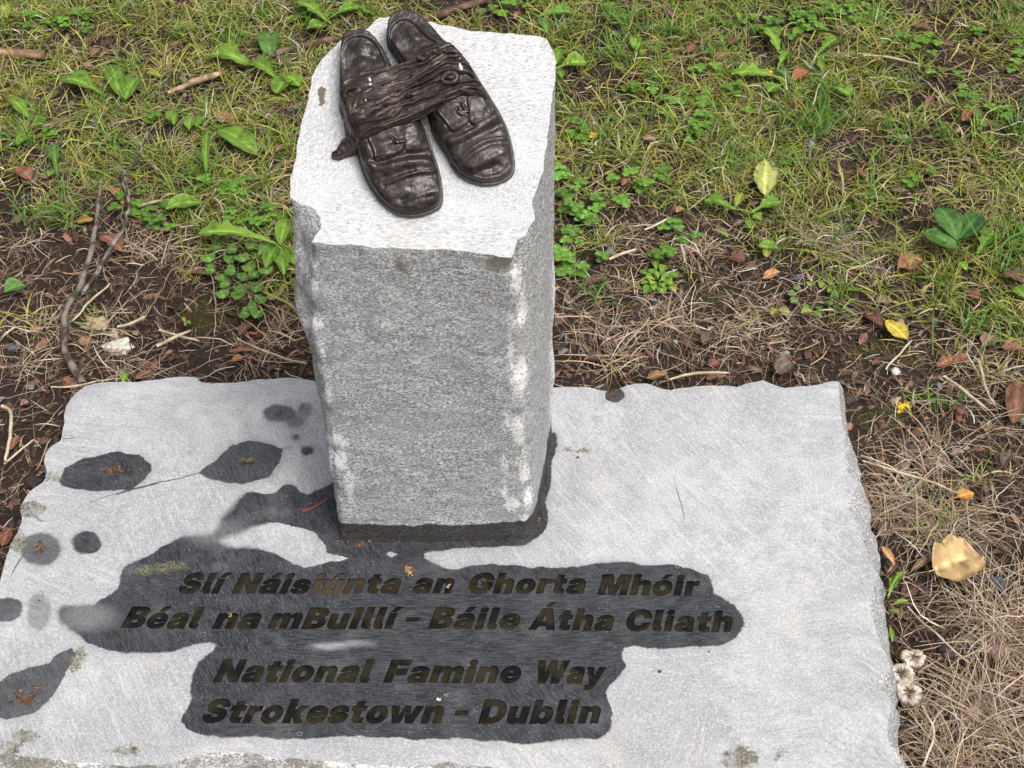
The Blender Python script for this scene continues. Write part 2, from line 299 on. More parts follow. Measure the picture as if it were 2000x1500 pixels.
GLYPHS = json.loads(r'''{" ":[550,[]],"-":[1320,[[1009,720,1009,418,311,418,311,720]]],"B":[1331,[[80,0,80,1490,833,1485,929,1469,1083,1406,1141,1362,1187,1310,1220,1252,1239,1188,1242,1062,1210,962,1149,880,1064,820,958,783,1077,760,1130,734,1178,699,1252,607,1291,489,1296,422,1269,271,1235,204,1188,145,1130,95,1059,54,977,24,885,6],[484,312,704,312,792,330,825,352,865,417,868,488,850,537,792,588,736,604,484,606],[484,900,708,902,780,930,812,966,828,1012,825,1078,812,1112,759,1161,722,1174,484,1178]]],"C":[1494,[[764,-24,633,-14,510,16,396,65,294,134,208,220,136,326,83,448,51,588,40,744,51,901,83,1042,136,1165,208,1270,294,1357,396,1426,510,1475,633,1504,764,1514,857,1509,1027,1472,1104,1440,1238,1353,1343,1237,1384,1168,1418,1093,1456,928,1037,928,1006,1023,949,1094,899,1127,807,1152,708,1149,651,1133,559,1069,524,1023,476,901,464,827,464,662,476,588,523,467,601,384,651,357,772,336,840,343,898,363,948,396,988,440,1037,560,1456,560,1441,475,1384,320,1343,252,1237,136,1103,49,1026,18,944,-6]]],"D":[1456,[[662,0,254,0,254,344,718,349,785,363,889,422,928,466,979,584,996,744,979,905,926,1024,886,1068,778,1127,630,1146,248,1146,248,1490,656,1490,803,1480,936,1449,1057,1398,1162,1328,1251,1242,1322,1138,1374,1020,1406,889,1416,744,1406,600,1375,469,1323,351,1253,248,1165,162,1061,92,942,41,809,10],[496,1490,496,0,80,0,80,1490]]],"F":[1239,[[80,0,80,1490,1199,1490,1199,1138,496,1138,496,874,1159,874,1159,536,496,536,496,0]]],"G":[1516,[[772,-24,630,-14,502,18,386,70,284,141,199,230,130,336,80,458,50,594,40,744,51,901,83,1042,136,1165,208,1270,294,1357,396,1426,510,1475,633,1504,764,1514,853,1510,1020,1476,1097,1447,1232,1366,1290,1316,1382,1196,1415,1128,1449,976,1025,976,998,1051,968,1091,903,1133,847,1149,715,1149,604,1106,561,1070,496,968,464,828,464,661,476,586,497,521,562,419,659,357,719,341,787,336,891,348,970,382,1024,434,1051,503,1054,543,1140,535,784,535,784,832,1460,832,1450,493,1422,381,1374,279,1309,190,1229,116,1134,56,1025,11,904,-15]]],"M":[1894,[[80,0,80,1490,702,1490,892,819,1002,368,895,368,1004,819,1191,1490,1814,1490,1814,0,1406,0,1406,613,1422,1264,1469,1264,1455,1205,1313,660,1116,0,780,0,549,767,419,1264,472,1264,488,613,488,0]]],"N":[1512,[[80,0,80,1490,504,1490,905,842,1080,520,1030,404,1016,900,1016,1490,1432,1490,1432,0,1008,0,647,580,398,1032,480,1056,496,669,496,0]]],"S":[1403,[[704,-24,574,-17,457,3,355,36,267,82,195,141,138,212,97,296,72,390,64,496,457,496,474,424,515,367,578,327,661,307,751,306,824,320,880,348,916,387,925,458,902,498,855,531,737,570,403,644,293,695,206,761,143,841,105,933,92,1038,101,1129,126,1212,169,1287,227,1353,298,1409,383,1454,479,1487,585,1507,701,1514,926,1488,1021,1455,1104,1410,1173,1353,1229,1285,1271,1206,1297,1117,1308,1018,926,1018,916,1066,860,1141,818,1166,709,1186,637,1179,555,1142,513,1082,520,1015,551,981,606,954,1007,861,1181,782,1260,711,1289,670,1327,576,1339,466,1331,367,1306,279,1264,200,1207,133,1135,78,1048,34,947,2,832,-18]]],"W":[2124,[[395,0,0,1490,452,1490,586,839,691,256,595,256,680,694,860,1490,1264,1490,1444,694,1529,256,1432,256,1523,766,1672,1490,2124,1490,1729,0,1272,0,1103,688,1001,1168,1123,1168,1035,745,852,0]]],"a":[1194,[[410,-19,280,-4,223,15,131,76,96,118,70,168,50,292,53,348,81,442,133,515,207,568,348,616,640,654,701,688,710,741,686,777,656,792,567,801,492,772,460,706,94,706,129,850,163,910,209,961,266,1003,414,1061,506,1075,686,1077,883,1037,980,983,1019,949,1076,866,1094,817,1108,706,1108,0,718,0,714,148,663,76,603,27,534,-4],[540,230,624,246,690,295,713,344,716,458,506,408,440,364,424,316,439,270,480,240]]],"b":[1280,[[778,-24,690,-15,580,34,523,90,483,164,482,0,86,0,86,1490,486,1490,486,918,563,1010,625,1049,738,1078,867,1072,945,1049,1016,1010,1079,957,1132,893,1176,816,1228,634,1234,530,1228,423,1209,325,1178,238,1135,161,1082,96,1019,44,947,6,867,-16],[659,290,725,303,795,370,821,441,830,530,821,618,795,689,725,755,659,768,592,755,514,689,483,618,472,530,483,441,514,370,592,303]]],"e":[1194,[[607,-24,502,-16,405,7,316,46,238,100,171,165,118,242,78,329,54,425,46,528,54,632,78,727,117,814,170,892,235,956,312,1010,400,1049,495,1072,599,1080,678,1076,822,1040,886,1011,997,928,1043,877,1112,757,1148,616,1152,539,1152,432,164,432,164,656,970,656,786,617,777,684,749,737,705,773,645,792,544,785,491,757,455,712,436,652,437,403,456,340,522,276,586,256,677,259,759,296,794,345,1148,345,1097,212,1053,154,934,59,782,-3]]],"h":[1266,[[486,560,486,0,86,0,86,1490,486,1490,486,765,429,765,467,852,571,992,640,1041,725,1070,824,1080,964,1058,1021,1030,1069,991,1140,886,1176,747,1180,666,1180,0,780,0,776,625,742,699,713,723,633,742,553,722,503,662]]],"i":[572,[[86,0,86,1056,486,1056,486,0],[285,1126,226,1132,175,1150,132,1180,98,1220,72,1319,98,1417,132,1456,175,1486,285,1510,395,1486,438,1457,471,1418,491,1371,498,1318,491,1265,471,1219,438,1180,395,1150]]],"k":[1202,[[444,240,444,712,490,712,758,1056,1210,1056,762,498,650,498],[86,0,86,1490,486,1490,486,0],[768,0,516,410,774,690,1222,0]]],"l":[634,[[488,0,361,8,259,34,182,76,129,138,97,221,86,326,86,1490,486,1490,488,343,520,302,604,294,604,0]]],"m":[1888,[[86,0,86,1056,470,1056,470,800,455,800,500,914,567,997,651,1050,746,1077,872,1072,942,1049,1006,1011,1058,957,1094,887,1114,800,1086,800,1125,911,1194,994,1284,1049,1389,1077,1512,1075,1630,1034,1680,999,1757,904,1782,845,1802,706,1802,0,1402,0,1398,650,1386,688,1338,743,1266,762,1218,754,1179,729,1151,689,1136,637,1134,0,754,0,750,651,718,720,690,743,619,762,570,754,530,729,502,689,488,637,486,0]]],"n":[1266,[[486,560,486,0,86,0,86,1056,481,1056,481,765,429,765,514,927,571,992,640,1041,725,1070,824,1080,964,1058,1021,1030,1109,943,1140,886,1176,747,1180,0,780,0,776,625,742,699,713,723,633,742,553,722,503,662]]],"o":[1244,[[622,-24,513,-17,412,6,321,44,241,95,173,159,118,235,78,323,54,420,46,528,54,636,78,733,118,820,173,897,241,960,321,1012,412,1050,513,1072,622,1080,732,1072,832,1050,924,1012,1004,961,1071,897,1126,820,1166,733,1190,636,1198,528,1190,420,1166,323,1126,235,1071,159,1004,95,924,44,832,6,732,-16],[622,288,709,315,754,363,784,434,794,528,784,623,754,693,709,741,622,768,536,741,490,693,460,623,450,528,460,434,490,363,536,315]]],"r":[852,[[86,0,86,1056,474,1056,474,864,529,978,566,1014,669,1051,836,1056,836,736,690,736,614,724,530,660,497,592,486,506,486,0]]],"s":[1144,[[584,-27,391,-6,233,55,170,98,77,209,50,274,36,345,430,345,453,290,476,268,538,242,645,247,688,271,698,288,699,323,650,361,288,432,208,468,144,515,97,574,69,643,60,723,67,792,86,855,120,912,222,1001,292,1034,462,1072,664,1072,755,1057,907,997,1014,903,1049,844,1071,778,1080,705,716,705,698,760,676,782,615,810,513,804,489,794,461,763,469,715,527,683,884,616,966,583,1028,542,1073,490,1099,427,1108,353,1101,281,1079,215,994,103,933,58,777,-5]]],"t":[856,[[816,1056,816,752,20,752,20,1056],[198,1344,598,1344,600,358,616,322,633,312,816,304,816,0,470,8,369,34,293,76,240,136,209,216,198,316]]],"u":[1266,[[442,-24,303,-2,246,26,157,113,104,236,86,390,86,1056,486,1056,490,431,503,390,554,333,633,314,713,334,750,370,772,424,780,496,780,1056,1180,1056,1180,0,785,0,785,291,837,291,800,205,696,64,626,15,542,-14]]],"w":[1792,[[320,0,-4,1056,416,1056,584,264,531,264,722,1056,1070,1056,1261,264,1210,264,1368,1056,1796,1056,1472,0,1060,0,864,704,928,704,732,0]]],"y":[1208,[[127,-418,127,-114,344,-105,374,-74,401,0,-4,1056,412,1056,662,176,547,176,620,465,800,1056,1212,1056,766,-134,679,-300,605,-368,514,-406,399,-418]]],"Á":[1565,[[0,0,500,1490,1060,1490,1565,0,1097,0,859,827,726,1331,838,1331,701,827,455,0],[373,245,373,565,1193,565,1193,245],[629,1615,831,1941,1199,1941,893,1615]]],"á":[1194,[[410,-19,280,-4,223,15,131,76,96,118,70,168,50,292,53,348,81,442,133,515,207,568,348,616,640,654,701,688,710,741,686,777,656,792,567,801,492,772,460,706,94,706,129,850,163,910,209,961,266,1003,414,1061,506,1075,686,1077,883,1037,980,983,1019,949,1076,866,1094,817,1108,706,1108,0,718,0,714,148,663,76,603,27,534,-4],[540,230,624,246,690,295,713,344,716,458,506,408,440,364,424,316,439,270,480,240],[438,1181,640,1507,1008,1507,702,1181]]],"é":[1194,[[607,-24,502,-16,405,7,316,46,238,100,171,165,118,242,78,329,54,425,46,528,54,632,78,727,117,814,170,892,235,956,312,1010,400,1049,495,1072,599,1080,678,1076,822,1040,886,1011,997,928,1043,877,1112,757,1148,616,1152,539,1152,432,164,432,164,656,970,656,786,617,777,684,749,737,705,773,645,792,544,785,491,757,455,712,436,652,437,403,456,340,522,276,586,256,677,259,759,296,794,345,1148,345,1097,212,1053,154,934,59,782,-3],[445,1181,647,1507,1015,1507,709,1181]]],"í":[572,[[86,0,86,1056,486,1056,486,0],[132,1181,334,1507,702,1507,396,1181]]],"ó":[1244,[[622,-24,513,-17,412,6,321,44,241,95,173,159,118,235,78,323,54,420,46,528,54,636,78,733,118,820,173,897,241,960,321,1012,412,1050,513,1072,622,1080,732,1072,832,1050,924,1012,1004,961,1071,897,1126,820,1166,733,1190,636,1198,528,1190,420,1166,323,1126,235,1071,159,1004,95,924,44,832,6,732,-16],[622,288,709,315,754,363,784,434,794,528,784,623,754,693,709,741,622,768,536,741,490,693,460,623,450,528,460,434,490,363,536,315],[468,1181,670,1507,1038,1507,732,1181]]],"ú":[1266,[[442,-24,303,-2,246,26,157,113,104,236,86,390,86,1056,486,1056,490,431,503,390,554,333,633,314,713,334,750,370,772,424,780,496,780,1056,1180,1056,1180,0,785,0,785,291,837,291,800,205,696,64,626,15,542,-14],[479,1181,681,1507,1049,1507,743,1181]]]}''')
# word, baseline left x/y, baseline right x/y (photo pixels), cap height in pixels
WORDS = [('Slí',344,1158.5,426,1159),('Náisiúnta',452,1159,776,1158.5),('an',803,1158.5,881,1158.5),('Ghorta',911,1159,1139,1160),('Mhóir',1166,1162,1350,1163),
 ('Béal',235.5,1226.5,384,1227),('na',413,1227,501,1227.5),('mBuillí',522,1227.5,765,1228),('-',786,1228,813,1228),('Báile',835.5,1228,1011,1229),('Átha',1031,1229.5,1194,1231.5),('Cliath',1220,1232,1427,1234),
 ('National',415,1331.5,719,1333),('Famine',748,1333.5,1013,1333.5),('Way',1050,1334.5,1163,1335),
 ('Strokestown',390,1411.5,860,1412),('-',882,1412,908,1412),('Dublin',933,1413,1168,1413)]
CAPS = [39.6] * 5 + [41.2] * 7 + [44] * 3 + [46] * 3
def embolden(k, w):
    P = np.array(k, float).reshape(-1, 2); e1 = P - np.roll(P, 1, 0); e2 = np.roll(P, -1, 0) - P
    n1 = np.stack([-e1[:, 1], e1[:, 0]], 1) / (np.linalg.norm(e1, axis=1)[:, None] + 1e-9); n2 = np.stack([-e2[:, 1], e2[:, 0]], 1) / (np.linalg.norm(e2, axis=1)[:, None] + 1e-9)
    b = n1 + n2; b /= np.maximum((b * b).sum(1)[:, None] / 2, .55); return (P + b * w).ravel().tolist()
def slab_relief(x, y): return fbm(x * 9, y * 9, .3, 3) * .0016
letters = []       # (char, [contours in world xy])
for (wd, x0, y0, x1, y1), cap in zip(WORDS, CAPS):
    A, B = on_z([(x0, y0), (x1, y1)], SZ)[:, :2]; d = B - A; W = np.linalg.norm(d); d /= W; up = np.array([-d[1], d[0]])
    ym = (y0 + y1) / 2; ch = abs(on_z([(x0, ym - cap)], SZ)[0, 1] - on_z([(x0, ym)], SZ)[0, 1]); sc = ch / 1490
    pen = 0; lay = []; TR = 70
    for c in wd:
        w, cs = GLYPHS[c]; cs = [embolden(k, 30) for k in cs]
        if c == '-': cs = [[300, 470, 300, 790, 900, 790, 900, 470]]
        lay.append((c, pen, cs)); pen += w + TR
    xs = [v for c, p, cs in lay for k in cs for v in (np.array(k[0::2]) + p)]
    if wd == '-': mn, mx = 300, 900
    else:
        bl = [p + x for c, p, cs in lay for k in cs for x, y in zip(k[0::2], k[1::2]) if y < 500]; mn, mx = min(bl), max(bl)
    sx = W / (mx - mn)
    for c, p, cs in lay:
        cont = []
        for k in cs:
            gx = (np.array(k[0::2], float) + p - mn) * sx; gy = np.array(k[1::2], float) * sc
            cont.append(A + (gx + gy * .26)[:, None] * d + gy[:, None] * up)
        letters.append((c, cont))
def winding(P, contours):
    w = np.zeros(len(P), int)
    for C in contours:
        for a, b in zip(C, np.roll(C, -1, 0)):
            if a[1] == b[1]: continue
            s = 1 if b[1] > a[1] else -1
            m = (P[:, 1] >= min(a[1], b[1])) & (P[:, 1] < max(a[1], b[1])) & (P[:, 0] < a[0] + (P[:, 1] - a[1]) * (b[0] - a[0]) / (b[1] - a[1])); w[m] += s
    return w
def triangulate(outline, contours, step, jit=.25):
    lo, hi = outline.min(0), outline.max(0)
    gx, gy = np.meshgrid(np.arange(lo[0], hi[0], step), np.arange(lo[1], hi[1], step)); G = np.stack([gx.ravel(), gy.ravel()], 1)
    G = G + RNG.uniform(-jit, jit, G.shape) * step; G = G[pip(G, outline)]; G = G[pdist(G, outline) > step * .55]
    pts, edges = [outline], []; n = len(outline); edges += [(i, (i + 1) % n) for i in range(n)]
    for C in contours:
        m = len(C); edges += [(n + i, n + (i + 1) % m) for i in range(m)]; pts.append(C); n += m
    pts.append(G); P = np.vstack(pts)
    r = delaunay_2d_cdt([Vector(p) for p in P.tolist()], edges, [], 0, 1e-7, False)
    V = np.array([tuple(v) for v in r[0]]); T = np.array([f for f in r[2] if len(f) == 3])
    c = V[T].mean(1); T = T[pip(c, outline)]
    a = V[T]; ar = (a[:, 1, 0] - a[:, 0, 0]) * (a[:, 2, 1] - a[:, 0, 1]) - (a[:, 1, 1] - a[:, 0, 1]) * (a[:, 2, 0] - a[:, 0, 0])
    T[ar < 0] = T[ar < 0][:, ::-1]; return V, T[np.abs(ar) > 1e-13]
V2, T = triangulate(slab_o, [C for _, cs in letters for C in cs], .0042)
cen = V2[T].mean(1); lid = np.full(len(T), -1)
for k, (c, cs) in enumerate(letters):
    A = np.vstack(cs); m = np.all((cen >= A.min(0)) & (cen <= A.max(0)), axis=1); i = np.where(m)[0]
    if len(i): lid[i[winding(cen[i], cs) != 0]] = k

WET_MAIN = [(645,945),(625,955),(600,965),(585,960),(575,948),(562,943),(548,950),(540,962),(520,965),(500,960),(482,962),(465,975),(450,995),(432,1010),(425,1030),(415,1042),(400,1045),(360,1045),(330,1060),(300,1078),(265,1095),(240,1110),(232,1140),(225,1155),(200,1170),(185,1180),(125,1182),(112,1192),(116,1215),(150,1240),(170,1255),(200,1265),(230,1275),(300,1276),(340,1270),(380,1258),(410,1254),(425,1258),(415,1270),(400,1280),(385,1295),(375,1330),(370,1350),(377,1365),(360,1395),(355,1410),(365,1425),(390,1436),(430,1440),(500,1438),(560,1445),(620,1440),(700,1438),(780,1440),(830,1446),(900,1442),(980,1448),(1020,1455),(1060,1450),(1120,1442),(1165,1444),(1190,1430),(1196,1410),(1195,1390),(1186,1370),(1184,1352),(1195,1335),(1215,1315),(1221,1300),(1215,1275),(1218,1265),(1240,1264),(1300,1268),(1340,1262),(1400,1262),(1440,1245),(1453,1220),(1448,1200),(1435,1180),(1415,1170),(1395,1160),(1392,1140),(1385,1125),(1350,1110),(1310,1102),(1270,1106),(1240,1100),(1200,1098),(1160,1100),(1130,1108),(1080,1110),(1020,1106),(960,1102),(920,1105),(895,1112),(870,1108),(845,1100),(830,1090),(828,1080),(880,1073),(960,1068),(1020,1065),(1052,1050),(1068,1030),(1070,1000),(1066,980),(1075,950),(1080,900),(1088,870),(1086,848),(1075,843),(1040,870),(1000,1000),(700,1000),(690,900)]
DRY_HOLES = [[(428,1057),(450,1046),(490,1030),(545,1018),(560,1025),(590,1032),(615,1040),(630,1060),(640,1080),(682,1091),(640,1098),(600,1108),(570,1100),(545,1085),(500,1070),(450,1068)], [(752,1081),(765,1079),(780,1083),(765,1088)]]
def ell(cx, cy, rx, ry, rot=0, n=28):
    a = np.linspace(0, 2 * np.pi, n, endpoint=False); c, s = math.cos(rad(rot)), math.sin(rad(rot))
    return [(cx + rx * math.cos(t) * c - ry * math.sin(t) * s, cy + rx * math.cos(t) * s + ry * math.sin(t) * c) for t in a]
WET_SPOTS = [([(115,940),(125,915),(160,895),(230,882),(270,888),(292,905),(296,918),(280,940),(255,955),(190,960),(150,955),(125,948)], 1), ([(385,922),(420,900),(450,872),(490,860),(530,868),(553,878),(545,905),(525,930),(480,945),(440,945),(410,935)], .95),
 (ell(545,808,33,17), .85), (ell(595,801,14,16), .5), (ell(578,824,18,11), .6), (ell(578,854,10,6), .6), (ell(600,881,12,9), 1.), (ell(80,1072,40,33), .8), (ell(168,1060,29,23), 1.), (ell(1201,770,20,15), .95), (ell(12,1190,32,24), .9), (ell(75,1195,24,36), .45),
 ([(-30,1370),(0,1330),(25,1312),(60,1302),(95,1295),(115,1275),(140,1266),(150,1280),(132,1310),(115,1340),(95,1370),(60,1395),(20,1405),(-10,1400)], .9)]
LICHEN = [(ell(48,1438,22,10), .002), (ell(240,1466,24,10), .001), (ell(1443,1482,27,17), .004), (ell(1524,1473,16,10), 0.), (ell(315,1109,50,7, -6), .003), (ell(62,995,26,16), .001), (ell(15,1462,22,12), .002), (ell(30,1055,26,24), -.002), (ell(105,930,18,12), -.002), (ell(150,1290,20,34, 30), -.004), (ell(1440,930,30,12), -.009), (ell(1130,880,60,14), -.009)]
def slab_attrs(P):
    W = lambda px: on_z(px, SZ)[:, :2]
    wet = sdf(P, W(WET_MAIN))
    for h in DRY_HOLES: wet = np.minimum(wet, -sdf(P, W(h)))
    wt = np.ones(len(P)); soft = np.full(len(P), .0007)
    g = project(np.c_[P, np.full(len(P), SZ)])
    soft = soft + .005 * smooth(90, 30, np.hypot((g[:, 0] - 430) / 1.3, g[:, 1] - 1030)) + .003 * smooth(80, 30, np.hypot(g[:, 0] - 120, g[:, 1] - 1200)) + .001 * smooth(160, 60, np.abs(g[:, 0] - 330) + 3 * np.abs(g[:, 1] - 1272) * .3)
    wt = wt - .75 * smooth(1, .2, np.hypot((g[:, 0] - 642) / 55, (g[:, 1] - 1262) / 10)) - .5 * smooth(1, .2, np.hypot((g[:, 0] - 700) / 60, (g[:, 1] - 1257) / 8))
    wt = wt - .35 * smooth(1, .3, np.hypot((g[:, 0] - 170) / 80, (g[:, 1] - 1205) / 40)) - .25 * smooth(1, .3, np.hypot((g[:, 0] - 420) / 90, (g[:, 1] - 1040) / 40))
    for poly, k in WET_SPOTS:
        s = sdf(P, W(poly)); m = s > wet; wet = np.where(m, s, wet); wt = np.where(m & (s > -.02), k, wt)
        if k < .9: soft = np.where(m & (s > -.03), .0025, soft)
    li = np.full(len(P), -.1)
    for poly, k in LICHEN: li = np.maximum(li, sdf(P, W(poly)) + k)
    return dict(wet=wet, wetness=wt, soft=soft, lichen=li)
sl_at = slab_attrs(V2)
z2 = SZ + slab_relief(V2[:, 0], V2[:, 1]) - .0022 * smooth(.010, 0, pdist(V2, slab_o)) * (.6 + .4 * fbm(V2[:, 0] * 30, V2[:, 1] * 30))
stone = thing('stone_slab', 'flat grey limestone base slab with wet patches and four engraved lines of lettering', 'stone slab', (0, 1.1, 0))
OFF = np.array([0, -1.1, 0.])
V = [np.c_[V2, z2]]; nV = len(V2); TF = T[lid < 0]
# engraved walls
ed = {}
for t, l in zip(T, lid):
    for a, b in ((t[0], t[1]), (t[1], t[2]), (t[2], t[0])): ed[(a, b)] = l
wall, low = [], {}
for (a, b), l in ed.items():
    if l < 0: o = ed.get((b, a), -1)
    else: continue
    if o >= 0:
        for q in (a, b):
            if q not in low: low[q] = nV + len(low)
        wall.append((b, a, low[a], low[b]))
lowi = np.array(list(low.keys())); V.append(np.c_[V2[lowi], z2[lowi] - .0022])
wall = np.array(wall); attr = {k: np.r_[v, v[lowi]] for k, v in sl_at.items()}; nV += len(low)
# broken sides
n = len(slab_o); zo = SZ + slab_relief(slab_o[:, 0], slab_o[:, 1]) - .0022 * (.6 + .4 * fbm(slab_o[:, 0] * 30, slab_o[:, 1] * 30))
op = project(np.c_[slab_o, zo])
RY = [740, 800, 850, 900, 935, 970, 1010, 1060, 1110, 1150, 1200, 1250, 1300, 1360, 1400, 1460, 1520]; RX = [1643, 1650, 1668, 1682, 1688, 1698, 1708, 1716, 1720, 1725, 1732, 1740, 1748, 1752, 1754, 1760, 1776]
ext = np.interp(op[:, 1], RY, RX); wx = on_z(np.c_[ext, op[:, 1]], .03)[:, 0]
right = (op[:, 0] > 1600) & (slab_nrm[:, 0] > -.3)
flare = np.where(right, np.clip(wx - slab_o[:, 0], .002, .05), .004 + .004 * fbm(slab_o[:, 0] * 14, slab_o[:, 1] * 14, 2))
flare = flare + np.where(op[:, 1] > 1462, .016 + .006 * fbm(slab_o[:, 0] * 25, 3, 1), 0)
k_ = np.ones(7) / 7; flare = np.convolve(np.r_[flare[-3:], flare, flare[:3]], k_, 'valid')
dirv = np.where(right[:, None], np.array([1., -.1]), slab_nrm)
rings = 12; Rg = [np.c_[slab_o, zo]]
for r in range(1, rings + 1):
    t = r / rings; z = SZ * (1 - t) - .03 * t; off = flare * min(1, (t * 2.1)) ** .75
    nz = fbm(slab_o[:, 0] * 70, slab_o[:, 1] * 70, z * 90, 4) * .0042 * min(1, t * 4)
    Rg.append(np.c_[slab_o + dirv * (off + nz)[:, None], np.full(n, z) + zo - SZ])
SLAB_FOOT = Rg[7][:, :2]
side = np.vstack(Rg); sf = grid_faces(rings + 1, n, True) + nV
V.append(side); ns = len(side)
for k, v in attr.items():
    fill = {'wet': -1, 'wetness': 0, 'soft': .001, 'lichen': -.1}[k]; e = np.full(ns, fill, float)
    attr[k] = np.r_[v, e]
attr['chip'] = np.r_[np.full(nV, -1.), np.repeat([-.002] + [-.006 - .001 * r for r in range(rings)], n)]
_sp = project(side); attr['lichen'][nV:] = np.where((_sp[:, 1] > 1455) & (_sp[:, 0] < 1000), .001 + .016 * fbm(side[:, 0] * 45, side[:, 2] * 70, 3) - .006 * fbm(side[:, 0] * 12, 1, 3), -.012)
attr['chip'][nV:] = np.where(_sp[:, 1] > 1455, .001 + .012 * fbm(side[:, 0] * 18, side[:, 2] * 60, 9), attr['chip'][nV:])
ar = np.array([0])
sidef = sf if ((slab_nrm * (slab_o - _c)).sum() > 0) else sf
_a = np.sum(slab_o[:, 0] * np.roll(slab_o[:, 1], -1) - np.roll(slab_o[:, 0], -1) * slab_o[:, 1])
if _a > 0: sidef = sf[:, ::-1]
def letter_material():
    m = MT('engraving_paint'); n = m.noise(35, 3, .6); a = m.noise(12, 2, .5, m.vm('ADD', m.co, (9, 2, 4)))
    c = m.mix(m.ramp(n, .42, .6), (.006, .0055, .005), (.024, .020, .009)); c = m.mix(m.ramp(a, .64, .78, 0, .35), c, (.07, .05, .032))
    c = m.mix(m.attr('pale'), c, (.11, .075, .052))
    return m.done(Base_Color=c, Roughness=m.ramp(m.noise(90, 2), .4, .6, .35, .6), Specular_IOR_Level=.18, Normal=m.bump(m.noise(260, 3), .0008))
M_LET = letter_material()
body = mesh_obj('slab_body', np.vstack(V) + OFF, [TF, wall, sidef], None, stone, True, attr, mats=[M_SLAB, M_CLEFT, M_LET], midx=np.r_[np.zeros(len(TF)), np.full(len(wall), 2), np.ones(len(sidef))])
try: body.data.set_sharp_from_angle(angle=rad(50))
except Exception: pass
for k, (c, cs) in enumerate(letters):
    tt = T[lid == k]
    if not len(tt): continue
    u, inv = np.unique(tt, return_inverse=True); P = np.c_[V2[u], z2[u] - .0017]
    nm = {'-': 'dash'}.get(c, 'letter')
    mesh_obj(nm, P + OFF, inv.reshape(tt.shape), M_LET, stone, True, dict(pale=np.full(len(P), {7: .45, 8: .5, 9: .3}.get(k, 0.))))
# hairline cracks: shallow open fissures lying in the surface
M_CRACK = simple('crack_dirt', (.07, .068, .062), .9)
def crack(px, w):
    P = resample(on_z(px, SZ)[:, :2], .004, False); n = len(P); P[:, 1] += fbm(np.arange(n) * .6, 3, len(px)) * .0012
    t = np.gradient(P, axis=0); t /= np.linalg.norm(t, axis=1)[:, None]; q = np.stack([-t[:, 1], t[:, 0]], 1)
    ww = w * (.35 + .65 * np.sin(np.linspace(.15, np.pi - .15, n))) * (1 + .5 * fbm(np.arange(n) * .9, 7)); L = P + q * ww[:, None]; R = P - q * ww[:, None]
    X = np.empty((n, 2, 3)); X[:, 0, :2] = L; X[:, 1, :2] = R; X[..., 2] = SZ + slab_relief(X[..., 0], X[..., 1]) + .00035
    mesh_obj('crack', X.reshape(-1, 3) + OFF, grid_faces(n, 2), M_CRACK, stone)
crack([(175,982),(205,970),(250,957),(300,944),(350,934),(385,925),(420,914),(460,906),(500,892),(550,876),(575,872)], .0007)
crack([(225,966),(260,955),(310,943)], .0012)
crack([(122,857),(140,855),(155,853)], .0006)
crack([(20,1128),(32,1105),(45,1085),(52,1075)], .0007); crack([(70,1010),(75,1015),(85,1019)], .0006)
crack([(1318,942),(1322,958),(1332,990),(1337,1015)], .0004)
# small drilled pits
M_PIT = simple('pit_dirt', (.05, .045, .04), .8)
for cx, cy, r in ((1288, 1312, .0022), (1128, 894, .0021), (640, 1172, .0012), (1384, 1273, .0012)):
    c = on_z([(cx, cy)], SZ)[0]; a = np.linspace(0, 2 * np.pi, 12, endpoint=False); rr = r * (1 + .2 * np.sin(a * 3 + cx))
    P = np.c_[c[0] + rr * np.cos(a), c[1] + rr * np.sin(a), np.zeros(12)]; P[:, 2] = SZ + slab_relief(P[:, 0], P[:, 1]) + .0005
    mesh_obj('pit', np.vstack([P, [[c[0], c[1], P[0, 2] - .0004]]]) + OFF, np.array([(i, (i + 1) % 12, 12) for i in range(12)]), M_PIT, stone)

# ------------------------------------------------------------------ pillar
# columns round the stone: (top pixel, hull pixel or None, foot pixel)
PC = [((606,474),None,(668,1057)),((700,480),None,(740,1059)),((800,488),None,(830,1059)),((860,487),None,(880,1058)),((910,492),None,(950,1056)),((998,502),None,(1030,1052)),((1012,466),(1014,478),(1042,1040)),((1028,455),(1030,455),(1046,1030)),((1046,425),None,(1052,1010)),((1041,392),(1048,392),(1054,985)),((1050,365),None,(1056,970)),
 ((1062,330),None,(1060,955)),((1070,260),None,(1066,925)),((1078,200),None,(1072,895)),((1087,150),None,(1079,865)),((1087,120),None,(1080,845)),((1070,77),None,(1065,830)),
 ((1040,68),None,(1040,826)),((1000,66),None,(1000,825)),((960,62),None,(960,825)),((920,62),None,(920,825)),((880,50),None,(880,825)),((850,45),None,(850,825)),((800,38),None,(810,825)),((760,35),None,(780,825)),((738,37),None,(760,825)),((722,52),None,(750,825)),((712,60),None,(740,825)),((690,55),None,(730,825)),((676,62),None,(722,826)),((671,74),None,(715,828)),((650,95),None,(706,832)),((625,120),None,(700,840)),((612,140),None,(696,850)),((606,170),None,(692,870)),((596,215),None,(688,900)),((588,250),None,(684,925)),((578,300),None,(676,960)),((570,350),None,(668,1000)),((565,388),None,(660,1035)),
 ((590,398),(571,402),(661,1039)),((612,405),(577,414),(662,1043)),((624,422),(584,428),(663,1047)),((628,445),(591,446),(664,1050)),((616,462),(600,461),(666,1054))]
tu = on_top([c[0] for c in PC]); hu = on_top([c[1] or c[0] for c in PC]); fo = on_z([c[2] for c in PC], SZ)
R6 = resample(np.hstack([tu, hu, fo[:, :2]]), .0035); tu, hu, fo = R6[:, :2], R6[:, 2:4], R6[:, 4:6]; n = len(tu)
